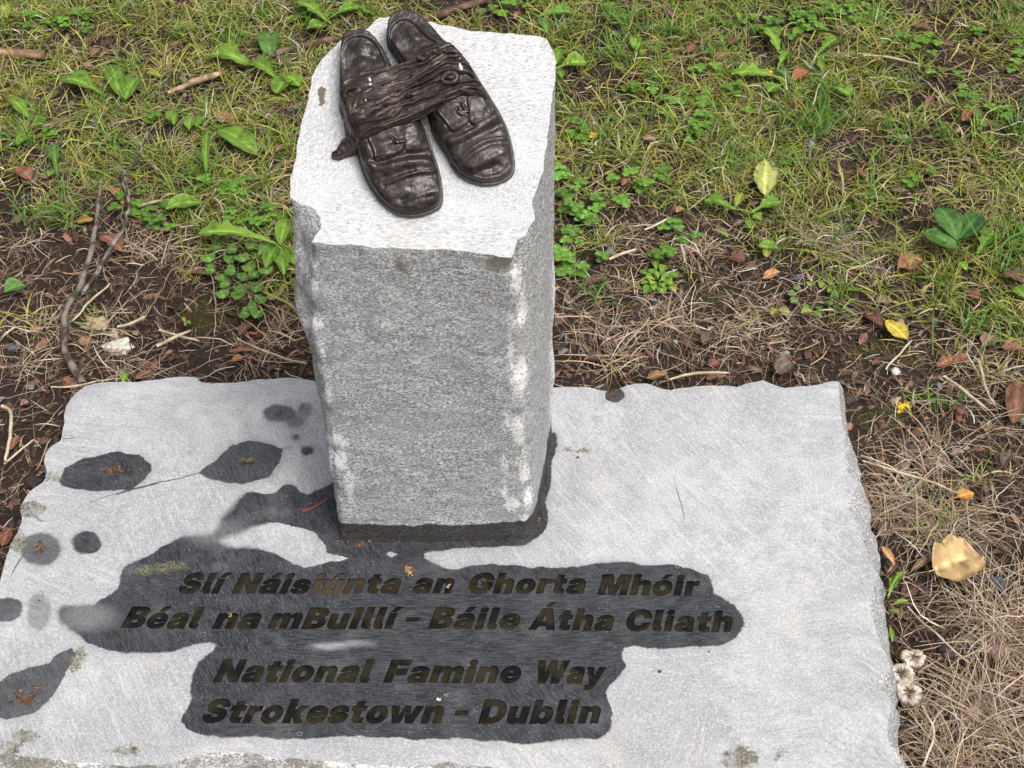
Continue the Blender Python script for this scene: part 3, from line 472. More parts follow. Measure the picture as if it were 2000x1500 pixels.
jt = np.stack([fbm(tu[:, 0] * 90, tu[:, 1] * 90, 1, 3), fbm(tu[:, 0] * 90, tu[:, 1] * 90, 8, 3)], 1) * .0020
tu = tu + jt; hu = hu + jt
TW, HW, FW = top_world(tu, 0.), top_world(hu, 0.), np.c_[fo, np.full(n, SZ - .012)]
pillar = thing('stone_pillar', 'rough grey limestone pillar with sloping white dressed top standing on the slab', 'stone pillar', (-.05, 1.12, SZ))
PO = -np.array([-.05, 1.12, SZ])
NR = 112; tt = np.linspace(0, 1, NR); ctr = FW.mean(0)[:2]
pcol = project(TW)[:, 0]; left = smooth(640, 600, pcol) * smooth(90, 330, project(TW)[:, 1])
tang = np.roll(FW, -1, 0) - np.roll(FW, 1, 0); tang /= np.linalg.norm(tang, axis=1)[:, None]; nrm = np.stack([-tang[:, 1], tang[:, 0]], 1)
if (nrm * (FW[:, :2] - ctr)).sum() < 0: nrm *= -1
nn = nrm.copy()
for _ in range(6): nn = (np.roll(nn, 1, 0) + nn + np.roll(nn, -1, 0)) / 3
nn /= np.linalg.norm(nn, axis=1)[:, None]
rings = []
for t in tt:
    s = np.linalg.norm(TW - FW, axis=1) * t
    P = HW * (1 - t) + FW * t + (TW - HW) * np.exp(-s / .014)[:, None]
    bl = np.interp(t, [0, .06, .13, .20, .26, .32, .38, .5, .62, .7, .85, 1], [0, -1, -5, -5, -10, -6, 0, 1, 2, 4, 1, 0]) * .001
    grow = np.clip(s / .012, 0, 1)
    d = fbm(P[:, 0] * 16, P[:, 1] * 16, P[:, 2] * 16, 3) * .0036 + fbm(P[:, 0] * 75, P[:, 1] * 75, P[:, 2] * 90, 4, .65) * .0009
    corner = np.exp(-((pcol - 603) / 14) ** 2) + np.exp(-((pcol - 1005) / 20) ** 2)
    scal = np.maximum(0, np.sin(P[:, 2] * 95 + 2 * fbm(P[:, 2] * 9, 1, 1)) - .1) * corner * (project(TW)[:, 1] > 330)
    d = d * grow - .0045 * scal * grow
    P = P.copy(); P[:, :2] += nn * d[:, None]; P[:, 0] += -bl * left * -1
    rings.append(P)
PV = np.vstack(rings); g = project(PV)
CHIPS = [(630,690,5,22,0),(655,858,22,10,10),(665,897,12,18,0),(683,955,7,34,-8),(608,630,24,13,10),(999,700,6,40,-3),(1014,735,15,42,5),(990,822,6,18,0),(1010,842,12,30,-15),(985,905,5,13,0),(985,960,5,18,0),(1000,985,15,14,0),(757,637,13,5,20),(608,560,9,18,0),(596,520,8,26,-12),(1020,602,9,36,0),(1008,545,10,26,0),(650,1000,8,14,0),(1032,970,8,20,0),(1024,1012,10,8,0),(672,868,8,8,0),(1025,925,10,16,0),(640,770,5,20,0),(1080,700,4,50,0),(1078,790,4,30,0),(1083,560,3,60,0),(645,905,5,30,0),(573,470,4,40,0)]
ppm = .00062
chip = np.full(len(PV), -.05)
for cx, cy, rx, ry, ro in CHIPS:
    c, s = math.cos(rad(ro)), math.sin(rad(ro)); dx, dy = g[:, 0] - cx, g[:, 1] - cy; u, w = (dx * c + dy * s) / rx, (-dx * s + dy * c) / ry
    chip = np.maximum(chip, (1 - np.hypot(u, w)) * min(rx, ry) * ppm + .0005)
chip = np.minimum(chip - .0006, .0024); chip = np.where(np.repeat(tt, n) * .5 < .004, -.001, chip)
back = (PV[:, 1] > 1.10) & (np.tile(pcol, NR) < 1000); chip[back] = -.05
li = np.full(len(PV), -.05)
for cx, cy, rx, ry, k in ((975,512,30,20,0),(785,519,10,13,.002),(690,560,60,14,-.009),(960,575,90,16,-.009),(900,497,120,7,-.004),(850,560,260,12,-.010)):
    li = np.maximum(li, (1 - np.hypot((g[:, 0] - cx) / rx, (g[:, 1] - cy) / ry)) * min(rx, ry) * ppm + k)
li[back] = -.05
pf = grid_faces(NR, n, True)
_a = np.sum(fo[:, 0] * np.roll(fo[:, 1], -1) - np.roll(fo[:, 0], -1) * fo[:, 1])
pf = pf[:, ::-1] if _a > 0 else pf
mesh_obj('pillar_body', PV + PO, pf, M_CLEFT, pillar, True, dict(chip=chip, lichen=li, wet=SZ + .032 - PV[:, 2]))
tv, tT = triangulate(tu, [], .004)
PT_OFF = {}
shoe_mid = on_top([(830, 260)])[0]
# ------------------------------------------------------------------ bronze shoes, laid out in the plane of the top
def crop(pts): return [(x / 3.4095 + 620, y / 3.4091) for x, y in pts]
SH_L = crop([(150,330),(160,270),(200,235),(300,218),(370,240),(420,290),(455,340),(490,420),(560,560),(640,700),(705,830),(740,900),(770,1000),(800,1080),(825,1180),(836,1260),(838,1330),(820,1380),(770,1412),(700,1437),(620,1447),(540,1435),(470,1395),(400,1330),(340,1240),(297,1150),(268,1050),(230,960),(190,850),(160,760),(142,660),(143,560),(146,450)])
SH_R = crop([(455,250),(460,180),(500,125),(590,95),(660,110),(730,160),(790,220),(850,290),(950,370),(1040,470),(1115,590),(1165,660),(1220,750),(1260,830),(1290,920),(1308,1000),(1320,1090),(1312,1150),(1270,1197),(1190,1230),(1100,1237),(1010,1212),(940,1170),(890,1110),(850,1030),(800,960),(760,880),(735,780),(700,700),(620,560),(540,420),(490,350),(462,300)])
def uvc(pts, h=.022): return on_top(crop(pts), h)
def smooth_closed(P, k=3):
    for _ in range(k): P = (np.roll(P, 1, 0) + 2 * P + np.roll(P, -1, 0)) / 4
    return P
SHOES = []
for name, px, heel, toe, hs in (('l', SH_L, (305, 330), (640, 1290), [(0, .025), (.12, .026), (.30, .030), (.45, .034), (.60, .031), (.75, .024), (.88, .021), (1, .018)]),
                                ('r', SH_R, (600, 200), (1150, 1090), [(0, .027), (.12, .028), (.30, .032), (.45, .036), (.60, .032), (.75, .025), (.88, .022), (1, .019)])):
    o = smooth_closed(resample(on_top(px, .006), .0011), 6)
    a, b = uvc([heel, toe]); SHOES.append(dict(o=o, a=a, b=b, hs=np.array(hs)))
FEAT = {0: dict(ridge=[([(175,480),(165,360),(185,275),(240,240),(310,235),(370,262),(415,320),(440,380),(455,440)], .0003, 1.6), ([(460,1225),(520,1195),(600,1165),(700,1140),(800,1130)], .0010, 1.5), ([(440,1235),(520,1225),(620,1190),(700,1165),(800,1160)], -.0013, 2.6),
                       ([(330,1090),(390,1130),(470,1120),(560,1095),(680,1075),(780,1070)], .0028, 4.2), ([(300,1040),(360,1075),(450,1080),(600,1040),(760,1020)], -.0016, 3.0), ([(400,1190),(500,1180),(640,1130)], -.0016, 3), ([(560,1330),(620,1310),(700,1290),(790,1255)], -.0014, 3), ([(480,1290),(560,1270),(680,1300),(760,1310)], .0012, 4),
                       ([(330,1180),(400,1290),(480,1360),(600,1400),(720,1390),(800,1340)], -.0014, 2.2), ([(250,330),(330,320),(380,350)], .0012, 4), ([(240,400),(300,370),(390,390)], -.0010, 4)],
                flap=[([(340,940),(560,860),(575,900),(583,960),(578,1010),(540,1035),(480,1060),(400,1088),(385,1080),(380,1020)], .0016), ([(580,860),(690,820),(720,900),(745,980),(700,1005),(620,1022),(590,1015),(585,950)], .0014)],
                inset=[(195,470),(185,370),(205,295),(250,262),(310,258),(360,285),(398,340),(420,400),(440,440),(330,480)]),
        1: dict(ridge=[([(500,350),(480,270),(490,190),(540,140),(600,125),(650,150),(690,200),(740,250),(800,290)], .0003, 1.6), ([(960,1055),(1020,1000),(1100,950),(1200,920),(1280,910)], .0012, 1.6), ([(960,1075),(1040,1020),(1140,965),(1270,935)], -.0015, 2.6),
                       ([(890,950),(960,930),(1060,880),(1140,810),(1200,765)], .0030, 4.6), ([(900,980),(1000,940),(1100,890),(1220,830)], -.0018, 3), ([(860,900),(940,900),(1030,860)], -.0020, 2.6), ([(1040,1110),(1120,1070),(1180,1050),(1250,1000)], .0016, 4.5), ([(1060,1140),(1140,1110),(1200,1090)], -.0014, 3),
                       ([(930,1090),(1010,1150),(1110,1175),(1210,1150),(1280,1090)], -.0014, 2.2), ([(700,200),(760,270),(830,300)], .0014, 3)],
                flap=[([(790,760),(900,700),(960,700),(1005,760),(1010,830),(960,860),(900,890),(850,830)], .0016), ([(1000,680),(1090,650),(1165,760),(1120,810),(1050,845),(1015,835),(1012,760)], .0015)],
                inset=[(520,360),(505,280),(510,205),(550,162),(600,150),(640,175),(680,230),(720,270),(770,300),(640,360)])}
for k, s in enumerate(SHOES):
    f = FEAT[k]; s['ridge'] = [(resample(uvc(p), .002, False), h, w * .001) for p, h, w in f['ridge']]; s['flap'] = [(smooth_closed(resample(uvc(p), .002), 1), h) for p, h in f['flap']]; _i = uvc(f['inset']); _i = _i.mean(0) + (_i - _i.mean(0)) * np.array([1.22, 1.12]); s['inset'] = smooth_closed(resample(_i, .002), 2)
def shoe_height(k, P, full=True):
    s = SHOES[k]; d = pdist(P, s['o']); ins = pip(P, s['o']); ax = s['b'] - s['a']; L = np.linalg.norm(ax)
    t = ((P - s['a']) @ ax) / L ** 2; H = np.interp(t, s['hs'][:, 0], s['hs'][:, 1]); w = np.interp(t, [0, .12, .3, .6, 1], [.0055, .007, .015, .019, .019])
    q = np.clip(d / w, 0, 1); dome = (1 - (1 - q) ** 2.8) ** (1 / 1.9); sole = .0065
    h = sole + (H - sole) * dome + .0025 * smooth(.012, .028, d)
    welt = (d < .0022); h = np.where(welt, sole * np.clip(d / .0006, 0, 1) ** .5, h)
    h = np.where((d >= .0022) & (d < .0032), sole * .8 + (h - sole * .8) * smooth(.0020, .0032, d), h)
    if full:
        for line, a, wd in s['ridge']: h = h + a * np.exp(-(pdist(P, line, False) / wd) ** 2) * smooth(.003, .007, d)
        for poly, a in s['flap']:
            e = sdf(P, poly); h = h + a * smooth(-.0006, .0006, e) + .0007 * np.exp(-((e - .0008) / .0009) ** 2) - .0005 * np.exp(-((e + .0012) / .0009) ** 2)
        e = sdf(P, s['inset']); h = h - .0016 * smooth(-.0008, .0016, e) + .0013 * fbm(P[:, 0] * 60, P[:, 1] * 60, k, 3) * smooth(0, .006, e)
        a2 = (P - s['a']) @ (ax / L); b2 = (P - s['a']) @ np.array([-ax[1], ax[0]]) / L
        h = h + fbm(a2 * 55, b2 * 22, 3 + k, 4) * .0022 * smooth(.004, .012, d) * smooth(-.1, .35, t)
        h = h + .0016 * (1 - np.abs(fbm(a2 * 90, b2 * 28, 9 + k, 2)) * 2) * smooth(.5, .62, t) * smooth(.80, .70, t) * smooth(.004, .012, d)
        h = h + fbm(P[:, 0] * 240, P[:, 1] * 240, 5, 2) * .0003 * smooth(.003, .006, d)
    return np.where(ins | (d < 1e-6), h, 0)
tl = tv; near_shoe = np.full(len(tv), -.05)  # grey tint on the stone close to the shoes, weaker right and back
for s in SHOES: near_shoe = np.maximum(near_shoe, -pdist(tv, s['o']) + .004)
near_shoe = near_shoe - .016 * smooth(840, 900, project(top_world(tv, 0.))[:, 0]) - .006 * smooth(300, 200, project(top_world(tv, 0.))[:, 1])
tli = np.maximum(sdf(tv, on_top([(622,168),(636,166),(638,176),(634,190),(634,208),(622,210),(623,192),(619,180)])), -.05)
mesh_obj('pillar_top', top_world(tv, 0.0002 + fbm(tv[:, 0] * 16, tv[:, 1] * 16, 0, 3) * .0009 * smooth(0, .01, pdist(tv, tu))) + PO, tT, M_TOP, pillar, True, dict(near_shoe=near_shoe, lichen=tli))

so = top_world([shoe_mid], 0)[0]
pair = thing('bound_shoes', 'pair of dark bronze child shoes bound together with rags on the pillar top', 'sculpture', tuple(so))
for k, s in enumerate(SHOES):
    o = s['o']; n = len(o); ax = s['b'] - s['a']; L2 = ax @ ax; t = np.clip(((o - s['a']) @ ax) / L2, 0, 1); sp = s['a'] + t[:, None] * ax
    rr = np.r_[0, .012, .02, .035, .05, .07, .085, .10, .115, .13, .15, .175, .20, np.linspace(.225, 1, 46)]
    P = np.concatenate([o * (1 - r) + sp * r for r in rr]); h = shoe_height(k, P); h[:n] = -.001
    low_ = np.clip(1 - (h - .003) / .010, 0, 1)
    sh = mesh_obj('shoe', top_world(P, h) - so, grid_faces(len(rr), n, True), M_BRONZE, pair, True, dict(low=low_))
    # threaded lace on the tongue
    for path in ([[(500,920),(512,912),(530,918),(535,938),(560,945),(592,935)], [(505,925),(520,945),(545,948)]] if k == 0 else [[(925,735),(940,725),(955,735),(950,755),(975,752),(1012,742)], [(935,745),(955,765),(985,760)], [(965,690),(970,715),(985,735)]]):
        q = resample(uvc(path, .034), .0012, False); hh = shoe_height(k, q) + .0016 + .0012 * np.sin(np.linspace(0, 3.1, len(q)))
        V_, F_ = tube(top_world(q, hh) - so, .0013, 8); mesh_obj('lace', V_, F_, M_BRONZE, pair, True, dict(low=np.zeros(len(V_))))
# taut hull over both shoes, for the rags to lie on
g0 = np.minimum(SHOES[0]['o'].min(0), SHOES[1]['o'].min(0)) - .025; g1 = np.maximum(SHOES[0]['o'].max(0), SHOES[1]['o'].max(0)) + .025; ST = .0016
nx, ny = ((g1 - g0) / ST).astype(int) + 1; gy, gx = np.meshgrid(np.arange(ny), np.arange(nx)); GP = np.stack([g0[0] + gx.ravel() * ST, g0[1] + gy.ravel() * ST], 1)
HG = np.maximum(shoe_height(0, GP, False), shoe_height(1, GP, False)).reshape(nx, ny); H0 = HG.copy()
def shift_max(A, r):
    B = A.copy()
    for dx in range(-r, r + 1):
        for dy in range(-r, r + 1):
            if dx * dx + dy * dy <= r * r: B = np.maximum(B, np.roll(np.roll(A, dx, 0), dy, 1))
    return B
def shift_min(A, r): return -shift_max(-A, r)
HG = shift_min(shift_max(HG, 10), 10)
for _ in range(4): HG = (HG + np.roll(HG, 1, 0) + np.roll(HG, -1, 0) + np.roll(HG, 1, 1) + np.roll(HG, -1, 1)) / 5
HG = np.maximum(HG, H0 * .98)
def hull(P, A=None):
    A = HG if A is None else A
    q = (P - g0) / ST; i = np.clip(q.astype(int), 0, [nx - 2, ny - 2]); f = np.clip(q - i, 0, 1); a, b = i[:, 0], i[:, 1]
    return (A[a, b] * (1 - f[:, 0]) + A[a + 1, b] * f[:, 0]) * (1 - f[:, 1]) + (A[a, b + 1] * (1 - f[:, 0]) + A[a + 1, b + 1] * f[:, 0]) * f[:, 1]
def ridged(x): return 1 - np.abs(((x % 1) - .5) * 2) ** 1.3
def band(top, bot, lift, folds, amp, seed, mat=M_RAG, nu=230, nv=56, name='rag_binding', flat_end=True):
    a = resample(uvc(top, .030), .001, False); b = resample(uvc(bot, .030), .001, False)
    def at(c, n): s = np.linspace(0, 1, len(c)); return np.stack([np.interp(np.linspace(0, 1, n), s, c[:, k]) for k in (0, 1)], 1)
    A, B = at(a, nu), at(b, nu); v = np.linspace(0, 1, nv); u = np.linspace(0, 1, nu)
    P = A[:, None] * (1 - v)[None, :, None] + B[:, None] * v[None, :, None]
    uu, vv = np.meshgrid(u, v, indexing='ij'); ed_ = 1 - np.abs(2 * vv - 1) ** 6
    wob = fbm(uu * 3.2, seed, 0, 2) * .5
    base = hull(P.reshape(-1, 2)).reshape(nu, nv)
    ph = vv * folds + wob + fbm(uu * 4, vv * 2, seed, 3) * .9
    w = ridged(ph) ** 1.4 * amp + ridged(ph * 2.1 + .4 + uu) ** 2 * amp * .22 + fbm(uu * 18, vv * 6, seed, 3) * amp * .14
    endf = np.clip(np.minimum(uu, 1 - uu) / .03, 0, 1) ** .5
    h = base * (endf if flat_end else 1) + (lift + w) * (.25 + .75 * ed_) - .0018 * (1 - ed_) + .0012 * np.exp(-((vv - .04) / .03) ** 2) + .0012 * np.exp(-((vv - .96) / .03) ** 2)
    h = h * np.where(flat_end, endf, 1)
    jit = np.stack([fbm(uu * 14, seed, vv * 2, 3), fbm(uu * 14, seed + 3, vv * 2, 3)], -1) * .0016
    V_ = top_world((P + jit).reshape(-1, 2), h.ravel())
    # underside so the cloth has thickness
    V2_ = top_world((P + jit).reshape(-1, 2), np.maximum(h.ravel() - .003, -.001)); N = nu * nv
    F1 = grid_faces(nu, nv); F2 = F1[:, ::-1] + N
    bd = np.r_[np.arange(nv), np.arange(1, nu) * nv + nv - 1, (nu - 1) * nv + np.arange(nv - 2, -1, -1), np.arange(nu - 2, 0, -1) * nv]
    b2 = np.roll(bd, -1); F3 = np.stack([bd, b2, b2 + N, bd + N], 1)
    return mesh_obj(name, np.vstack([V_, V2_]) - so, [F1, F2, F3], mat, pair, True, dict(low=np.zeros(2 * N)))
band([(135,600),(300,520),(480,470),(640,420),(800,350),(930,330),(1000,400)], [(180,880),(300,850),(440,780),(600,720),(740,665),(900,605),(1085,570)], .0004, 3.5, .0024, 51, nu=230, nv=70)
band([(128,560),(200,520),(250,505),(420,455),(600,410),(700,370),(790,310),(850,292),(900,300),(960,330)], [(128,720),(220,690),(350,650),(500,600),(640,545),(760,480),(860,420),(930,400),(1000,400),(1045,440)], .0022, 1.7, .0034, 3)
band([(135,640),(230,620),(330,590),(480,590),(640,520),(760,470),(860,400),(950,380),(1030,420)], [(165,845),(240,830),(330,775),(480,705),(640,625),(790,570),(900,530),(1000,520),(1075,570)], .0036, 1.9, .0038, 11)
band([(172,850),(240,850),(330,800),(440,735),(560,690),(740,640),(900,580),(1000,545),(1075,535),(1100,560)], [(215,965),(300,938),(420,895),(500,865),(600,822),(740,752),(860,702),(960,662),(1060,650),(1160,665)], .0040, 1.8, .0038, 23)
band([(168,770),(260,735),(360,690),(470,640),(560,610),(640,585)], [(200,870),(270,850),(360,800),(470,735),(560,690),(650,655)], .0062, 1.3, .0028, 31, flat_end=True, nu=120)
band([(640,400),(760,335),(850,290),(930,295),(985,350)], [(700,440),(800,400),(880,350),(950,350),(1010,400)], .0060, 1.2, .0028, 37, nu=120)
# frayed rag end hanging over the stone, lower left
A_ = on_top(crop([(300, 935), (215, 900), (160, 915), (125, 985), (85, 1010)]), .01); B_ = on_top(crop([(300, 1010), (260, 1025), (200, 1040), (140, 1062), (92, 1050)]), .004)
nu, nv = 60, 26; cA, cB = (np.stack([np.interp(np.linspace(0, 1, nu), np.linspace(0, 1, len(c)), c[:, k]) for k in (0, 1)], 1) for c in (A_, B_))
v = np.linspace(0, 1, nv); P = cA[:, None] * (1 - v)[None, :, None] + cB[:, None] * v[None, :, None]; uu, vv = np.meshgrid(np.linspace(0, 1, nu), v, indexing='ij')
h = (.020 * (1 - uu) ** 1.5 + .0065 + ridged(vv * 2.2 + uu + fbm(uu * 6, vv * 2, 4)) * .0035) * (1 - np.abs(2 * vv - 1) ** 4) ** .5 * np.clip((1 - uu) / .06, 0, 1) ** .5 - .0005
mesh_obj('rag_end', top_world(P.reshape(-1, 2), h.ravel()) - so, grid_faces(nu, nv), M_RAG, pair, True, dict(low=np.zeros(nu * nv)))
# knot loops
def rag_tube(pts, r, lift, name='rag_knot'):
    q = resample(uvc(pts, .034), .0014, False); q = np.stack([np.convolve(np.pad(q[:, k], 2, 'edge'), np.ones(5) / 5, 'valid') for k in (0, 1)], 1); n = len(q)
    hh = hull(q) + lift + .0015 * np.sin(np.linspace(0, 3.14, n)); rr_ = r * (.7 + .5 * np.sin(np.linspace(.2, 2.9, n))) * (1 + .25 * fbm(np.arange(n) * .5, 3))
    V_, F_ = tube(top_world(q, hh) - so, rr_, 10); mesh_obj(name, V_, F_, M_RAG, pair, True, dict(low=np.zeros(len(V_))))
rag_tube([(182,650),(180,615),(205,588),(245,588),(285,600),(292,615),(250,625),(215,630)], .0024, .005)
rag_tube([(195,655),(215,700),(228,760),(222,800)], .0028, .0045); rag_tube([(265,645),(262,690),(240,750),(222,800)], .0024, .0045)
rag_tube([(830,565),(850,525),(880,510),(920,520),(940,545),(915,575),(870,580),(840,570)], .0026, .006)
rag_tube([(860,540),(890,555),(925,535)], .0022, .007)
rag_tube([(850,360),(900,350),(950,370),(930,395),(880,390)], .0022, .007)
# white bird droppings
M_WHITE = simple('dropping_white', (.82, .82, .78), .6, .08)
for pts in ([(338,530),(350,525),(360,535),(356,552),(345,552)], [(335,575),(355,565),(372,568),(350,582)], [(940,440),(950,432),(958,450),(972,465),(968,488),(950,490),(942,470)], [(318,682),(330,672),(330,696)]):
    q = smooth_closed(resample(uvc(pts, .036), .0008), 1); c = q.mean(0); rg = np.concatenate([c + (q - c) * r for r in (1, .75, .4, .05)])
    hh = hull(rg) + np.repeat([.0066, .0092, .0102, .0104], len(q)); mesh_obj('bird_dropping', top_world(rg, hh) - so, grid_faces(4, len(q), True), M_WHITE, pair)
# ------------------------------------------------------------------ ground
def gz(x, y):
    x = np.asarray(x, float); y = np.asarray(y, float)
    return -.006 + fbm(x * 2.2, y * 2.2, 4, 2) * .012 + fbm(x * 16, y * 16, 1, 3) * .009 + np.abs(fbm(x * 45, y * 45, 2, 3)) * .007
_mg = (-.95, .55, 1.1, 1.75, .0025); _mx, _my = np.arange(_mg[0], _mg[2], _mg[4]), np.arange(_mg[1], _mg[3], _mg[4])
_MX, _MY = np.meshgrid(_mx, _my, indexing='ij'); _foot = resample(SLAB_FOOT, .008); _MD = np.full(_MX.size, -.2); _MP = np.stack([_MX.ravel(), _MY.ravel()], 1)
_lo, _hi = _foot.min(0) - .03, _foot.max(0) + .03; _in = np.all((_MP > _lo) & (_MP < _hi), axis=1); _MD[_in] = sdf(_MP[_in], _foot); _MD = _MD.reshape(_MX.shape)
def near_slab(x, y, pad=0.0):
    i = np.round((np.ravel(x) - _mg[0]) / _mg[4]).astype(int); j = np.round((np.ravel(y) - _mg[1]) / _mg[4]).astype(int); ok = (i >= 0) & (j >= 0) & (i < len(_mx)) & (j < len(_my))
    r = np.full(len(i), -.2); r[ok] = _MD[i[ok], j[ok]]; return r > -pad
def zone(x, y):
    """how grassy, how strawy, how mossy the ground is at a point"""
    g = project(np.stack([np.ravel(x), np.ravel(y), np.zeros(np.size(x))], 1)); px, py = g[:, 0], g[:, 1]; x, y = np.ravel(x), np.ravel(y)
    behind = y < .3
    yb = np.interp(px, [-600, 0, 300, 560, 900, 1120, 1350, 1500, 1750, 2000, 2700], [520, 430, 400, 520, 480, 430, 430, 470, 560, 640, 760])
    n1 = fbm(x * 3.2, y * 3.2, 7, 3); n2 = fbm(x * 9, y * 9, 2, 3)
    grass = smooth(yb + 95, yb - 55, py + n1 * 110 + n2 * 50)
    bare = np.zeros(len(px))
    for cx, cy, rx, ry in ((110,475,120,60),(280,250,110,28),(20,395,70,60),(1190,135,45,25),(460,190,60,25),(880,10,110,35),(1180,60,40,18),(1540,285,40,20),(1930,395,30,20),(1800,15,90,22),(1760,200,60,14),(330,300,60,20),(600,60,60,20)):
        bare = np.maximum(bare, smooth(1.15, .55, np.hypot((px - cx) / rx, (py - cy) / ry) + n2 * .5))
    straw = .40 + .40 * smooth(1500, 1760, px) * smooth(640, 800, py) + .35 * smooth(yb - 60, yb + 40, py) * smooth(1060, 1150, px) + .22 * (px < 600)
    straw = straw * (1 - .6 * bare) * (.65 + .55 * smooth(-.25, .25, n1))
    moss = np.zeros(len(px))
    for cx, cy, rx, ry in ((390,595,110,48),(1730,810,60,30),(1720,680,70,26),(1230,600,30,14),(1380,570,60,16),(1960,870,40,22),(520,150,30,20),(1640,610,60,20)):
        moss = np.maximum(moss, smooth(1.1, .6, np.hypot((px - cx) / rx, (py - cy) / ry) + n2 * .6))
    gap = smooth(.02, -.28, fbm(x * 13, y * 13, 12, 3)) * .85
    return grass * (1 - bare) * (1 - gap), straw * (1 - .2 * gap), moss, bare
def axis(a, b, c, d, fine, coarse):
    l = np.linspace(a, b, coarse); m = np.arange(b, c, fine); r = np.linspace(c, d, coarse); return np.unique(np.r_[l, m, r])
gxs, gys = axis(-60, -1.6, 1.7, 60, .0085, 26), axis(-40, .30, 2.75, 80, .0085, 26)
GX, GY = np.meshgrid(gxs, gys, indexing='ij'); GXr, GYr = GX.ravel(), GY.ravel()
gzv = gz(GXr, GYr); ins = near_slab(GXr, GYr); gzv[ins] -= .012
_, _, moss_, bare_ = zone(GXr, GYr)
def soil_material():
    m = MT('dark_soil'); a, b, c_ = m.noise(18, 4, .6), m.noise(140, 4, .7), m.noise(600, 2, .6)
    c = m.mix(a, (.018, .012, .009), (.040, .027, .020)); c = m.mix(m.ramp(b, .5, .72, 0, .6), c, (.085, .058, .043)); c = m.mix(m.ramp(b, .45, .3, 0, .7), c, (.016, .011, .009))
    c = m.mix(m.ramp(c_, .62, .72, 0, .5), c, (.17, .13, .10))
    mo = m.ramp(m.math('ADD', m.attr('moss'), m.math('MULTIPLY', m.math('SUBTRACT', b, .5), 1.2)), .35, .6); c = m.mix(m.math('MULTIPLY', mo, .6), c, m.mix(c_, (.030, .030, .010), (.075, .075, .02)))
    return m.done(Base_Color=c, Roughness=.92, Specular_IOR_Level=.2, Normal=m.bump(b, .004, .9, m.bump(c_, .001)))
M_SOIL = soil_material()
mesh_obj('ground', np.c_[GXr, GYr, gzv], grid_faces(len(gxs), len(gys))[:, ::-1], M_SOIL, None, True, dict(moss=moss_), kind='structure')

# ------------------------------------------------------------------ blades, straws, litter
def colour_mat(name, rough, trans, spec=.35, fine=0.0):
    m = MT(name); c = m.attr('col', 'Color')
    n = m.noise(220, 3, .6); c = m.mix(m.ramp(n, .3, .7, 0, .35), c, m.mix(.5, c, (.02, .02, .01)))
    m.put(m.b.inputs['Base Color'], c); m.b.inputs['Roughness'].default_value = rough; m.b.inputs['Specular IOR Level'].default_value = spec
    if fine: m.l.new(m.bump(m.noise(fine, 3), .0006), m.b.inputs['Normal'])
    if trans:
        t = m.n.new('ShaderNodeBsdfTranslucent'); m.l.new(c, t.inputs['Color']); mx = m.n.new('ShaderNodeMixShader'); mx.inputs[0].default_value = trans
        o = m.n['Material Output']; m.l.new(m.b.outputs[0], mx.inputs[1]); m.l.new(t.outputs[0], mx.inputs[2]); m.l.new(mx.outputs[0], o.inputs['Surface'])
    return m.m
M_BLADE = colour_mat('grass_blade', .5, .25); M_STRAW = colour_mat('dry_straw', .6, .12); M_LEAF = colour_mat('leaf', .42, .22, .4, 300); M_DEAD = colour_mat('dead_leaf', .6, .12, .3, 300)
M_LITTER = colour_mat('litter', .85, 0); M_BARK = colour_mat('twig_bark', .85, 0, .2, 500); M_PEB = colour_mat('pebble', .7, 0, .3, 400)
def strands(root, az, L, W, e0, e1, turn, col, nseg=5, tip=.12, kink=0.0):
    n = len(root); s = np.linspace(0, 1, nseg + 1); e = e0[:, None] + (e1 - e0)[:, None] * s; a = az[:, None] + turn[:, None] * s
    if kink: e = e + RNG.normal(0, kink, e.shape); a = a + RNG.normal(0, kink, a.shape)
    st = L[:, None] / nseg; d = np.stack([np.cos(e) * np.cos(a), np.cos(e) * np.sin(a), np.sin(e)], -1) * st[..., None]
    P = np.concatenate([np.zeros((n, 1, 3)), np.cumsum(d[:, 1:], 1)], 1) + root[:, None]
    fl = gz(P[..., 0], P[..., 1]) + .0012; P[..., 2] = np.maximum(P[..., 2], fl)
    tw = RNG.uniform(-.9, .9, n)[:, None]; side = np.stack([-np.sin(a) * np.cos(tw), np.cos(a) * np.cos(tw), np.sin(tw) + 0 * a], -1)
    w = (W[:, None] / 2 * np.clip((1 - s ** 2.2) * (1 - tip) + tip, .05, 1) * (.7 + .3 * np.clip(s * 6, 0, 1)))[..., None]
    V = np.stack([P - side * w, P + side * w], 2).reshape(-1, 3); k = 2 * (nseg + 1)
    i = np.arange(nseg) * 2; q = np.stack([i, i + 1, i + 3, i + 2], 1); Fc = (np.arange(n)[:, None, None] * k + q[None]).reshape(-1, 4)
    ok = ~near_slab(P[:, -1, 0], P[:, -1, 1], -.0)
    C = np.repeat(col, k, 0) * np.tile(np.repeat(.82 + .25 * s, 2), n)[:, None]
    return V, Fc, C
def scatter(n, area, prob):
    x = RNG.uniform(area[0], area[1], n); y = RNG.uniform(area[2], area[3], n); p = prob(x, y); m = (RNG.random(n) < p) & ~near_slab(x, y, .006); return x[m], y[m]
VIEW = (-1.35, 1.45, .45, 2.72)
def sites(dens, prob, outer=.10):
    """points per square metre where the ground is seen, thinner beyond"""
    X, Y = [], []
    for area, k in (((-1.35, 1.45, .45, 2.62), 1.0), ((-2.3, 2.5, .1, 3.4), outer)):
        x, y = scatter(int(dens * k * (area[1] - area[0]) * (area[3] - area[2])), area, lambda x, y: np.ones(len(x)))
        v = in_view(x, y); m = v if k == 1 else ~v; x, y = x[m], y[m]; m = RNG.random(len(x)) < prob(x, y); X.append(x[m]); Y.append(y[m])
    return np.concatenate(X), np.concatenate(Y)
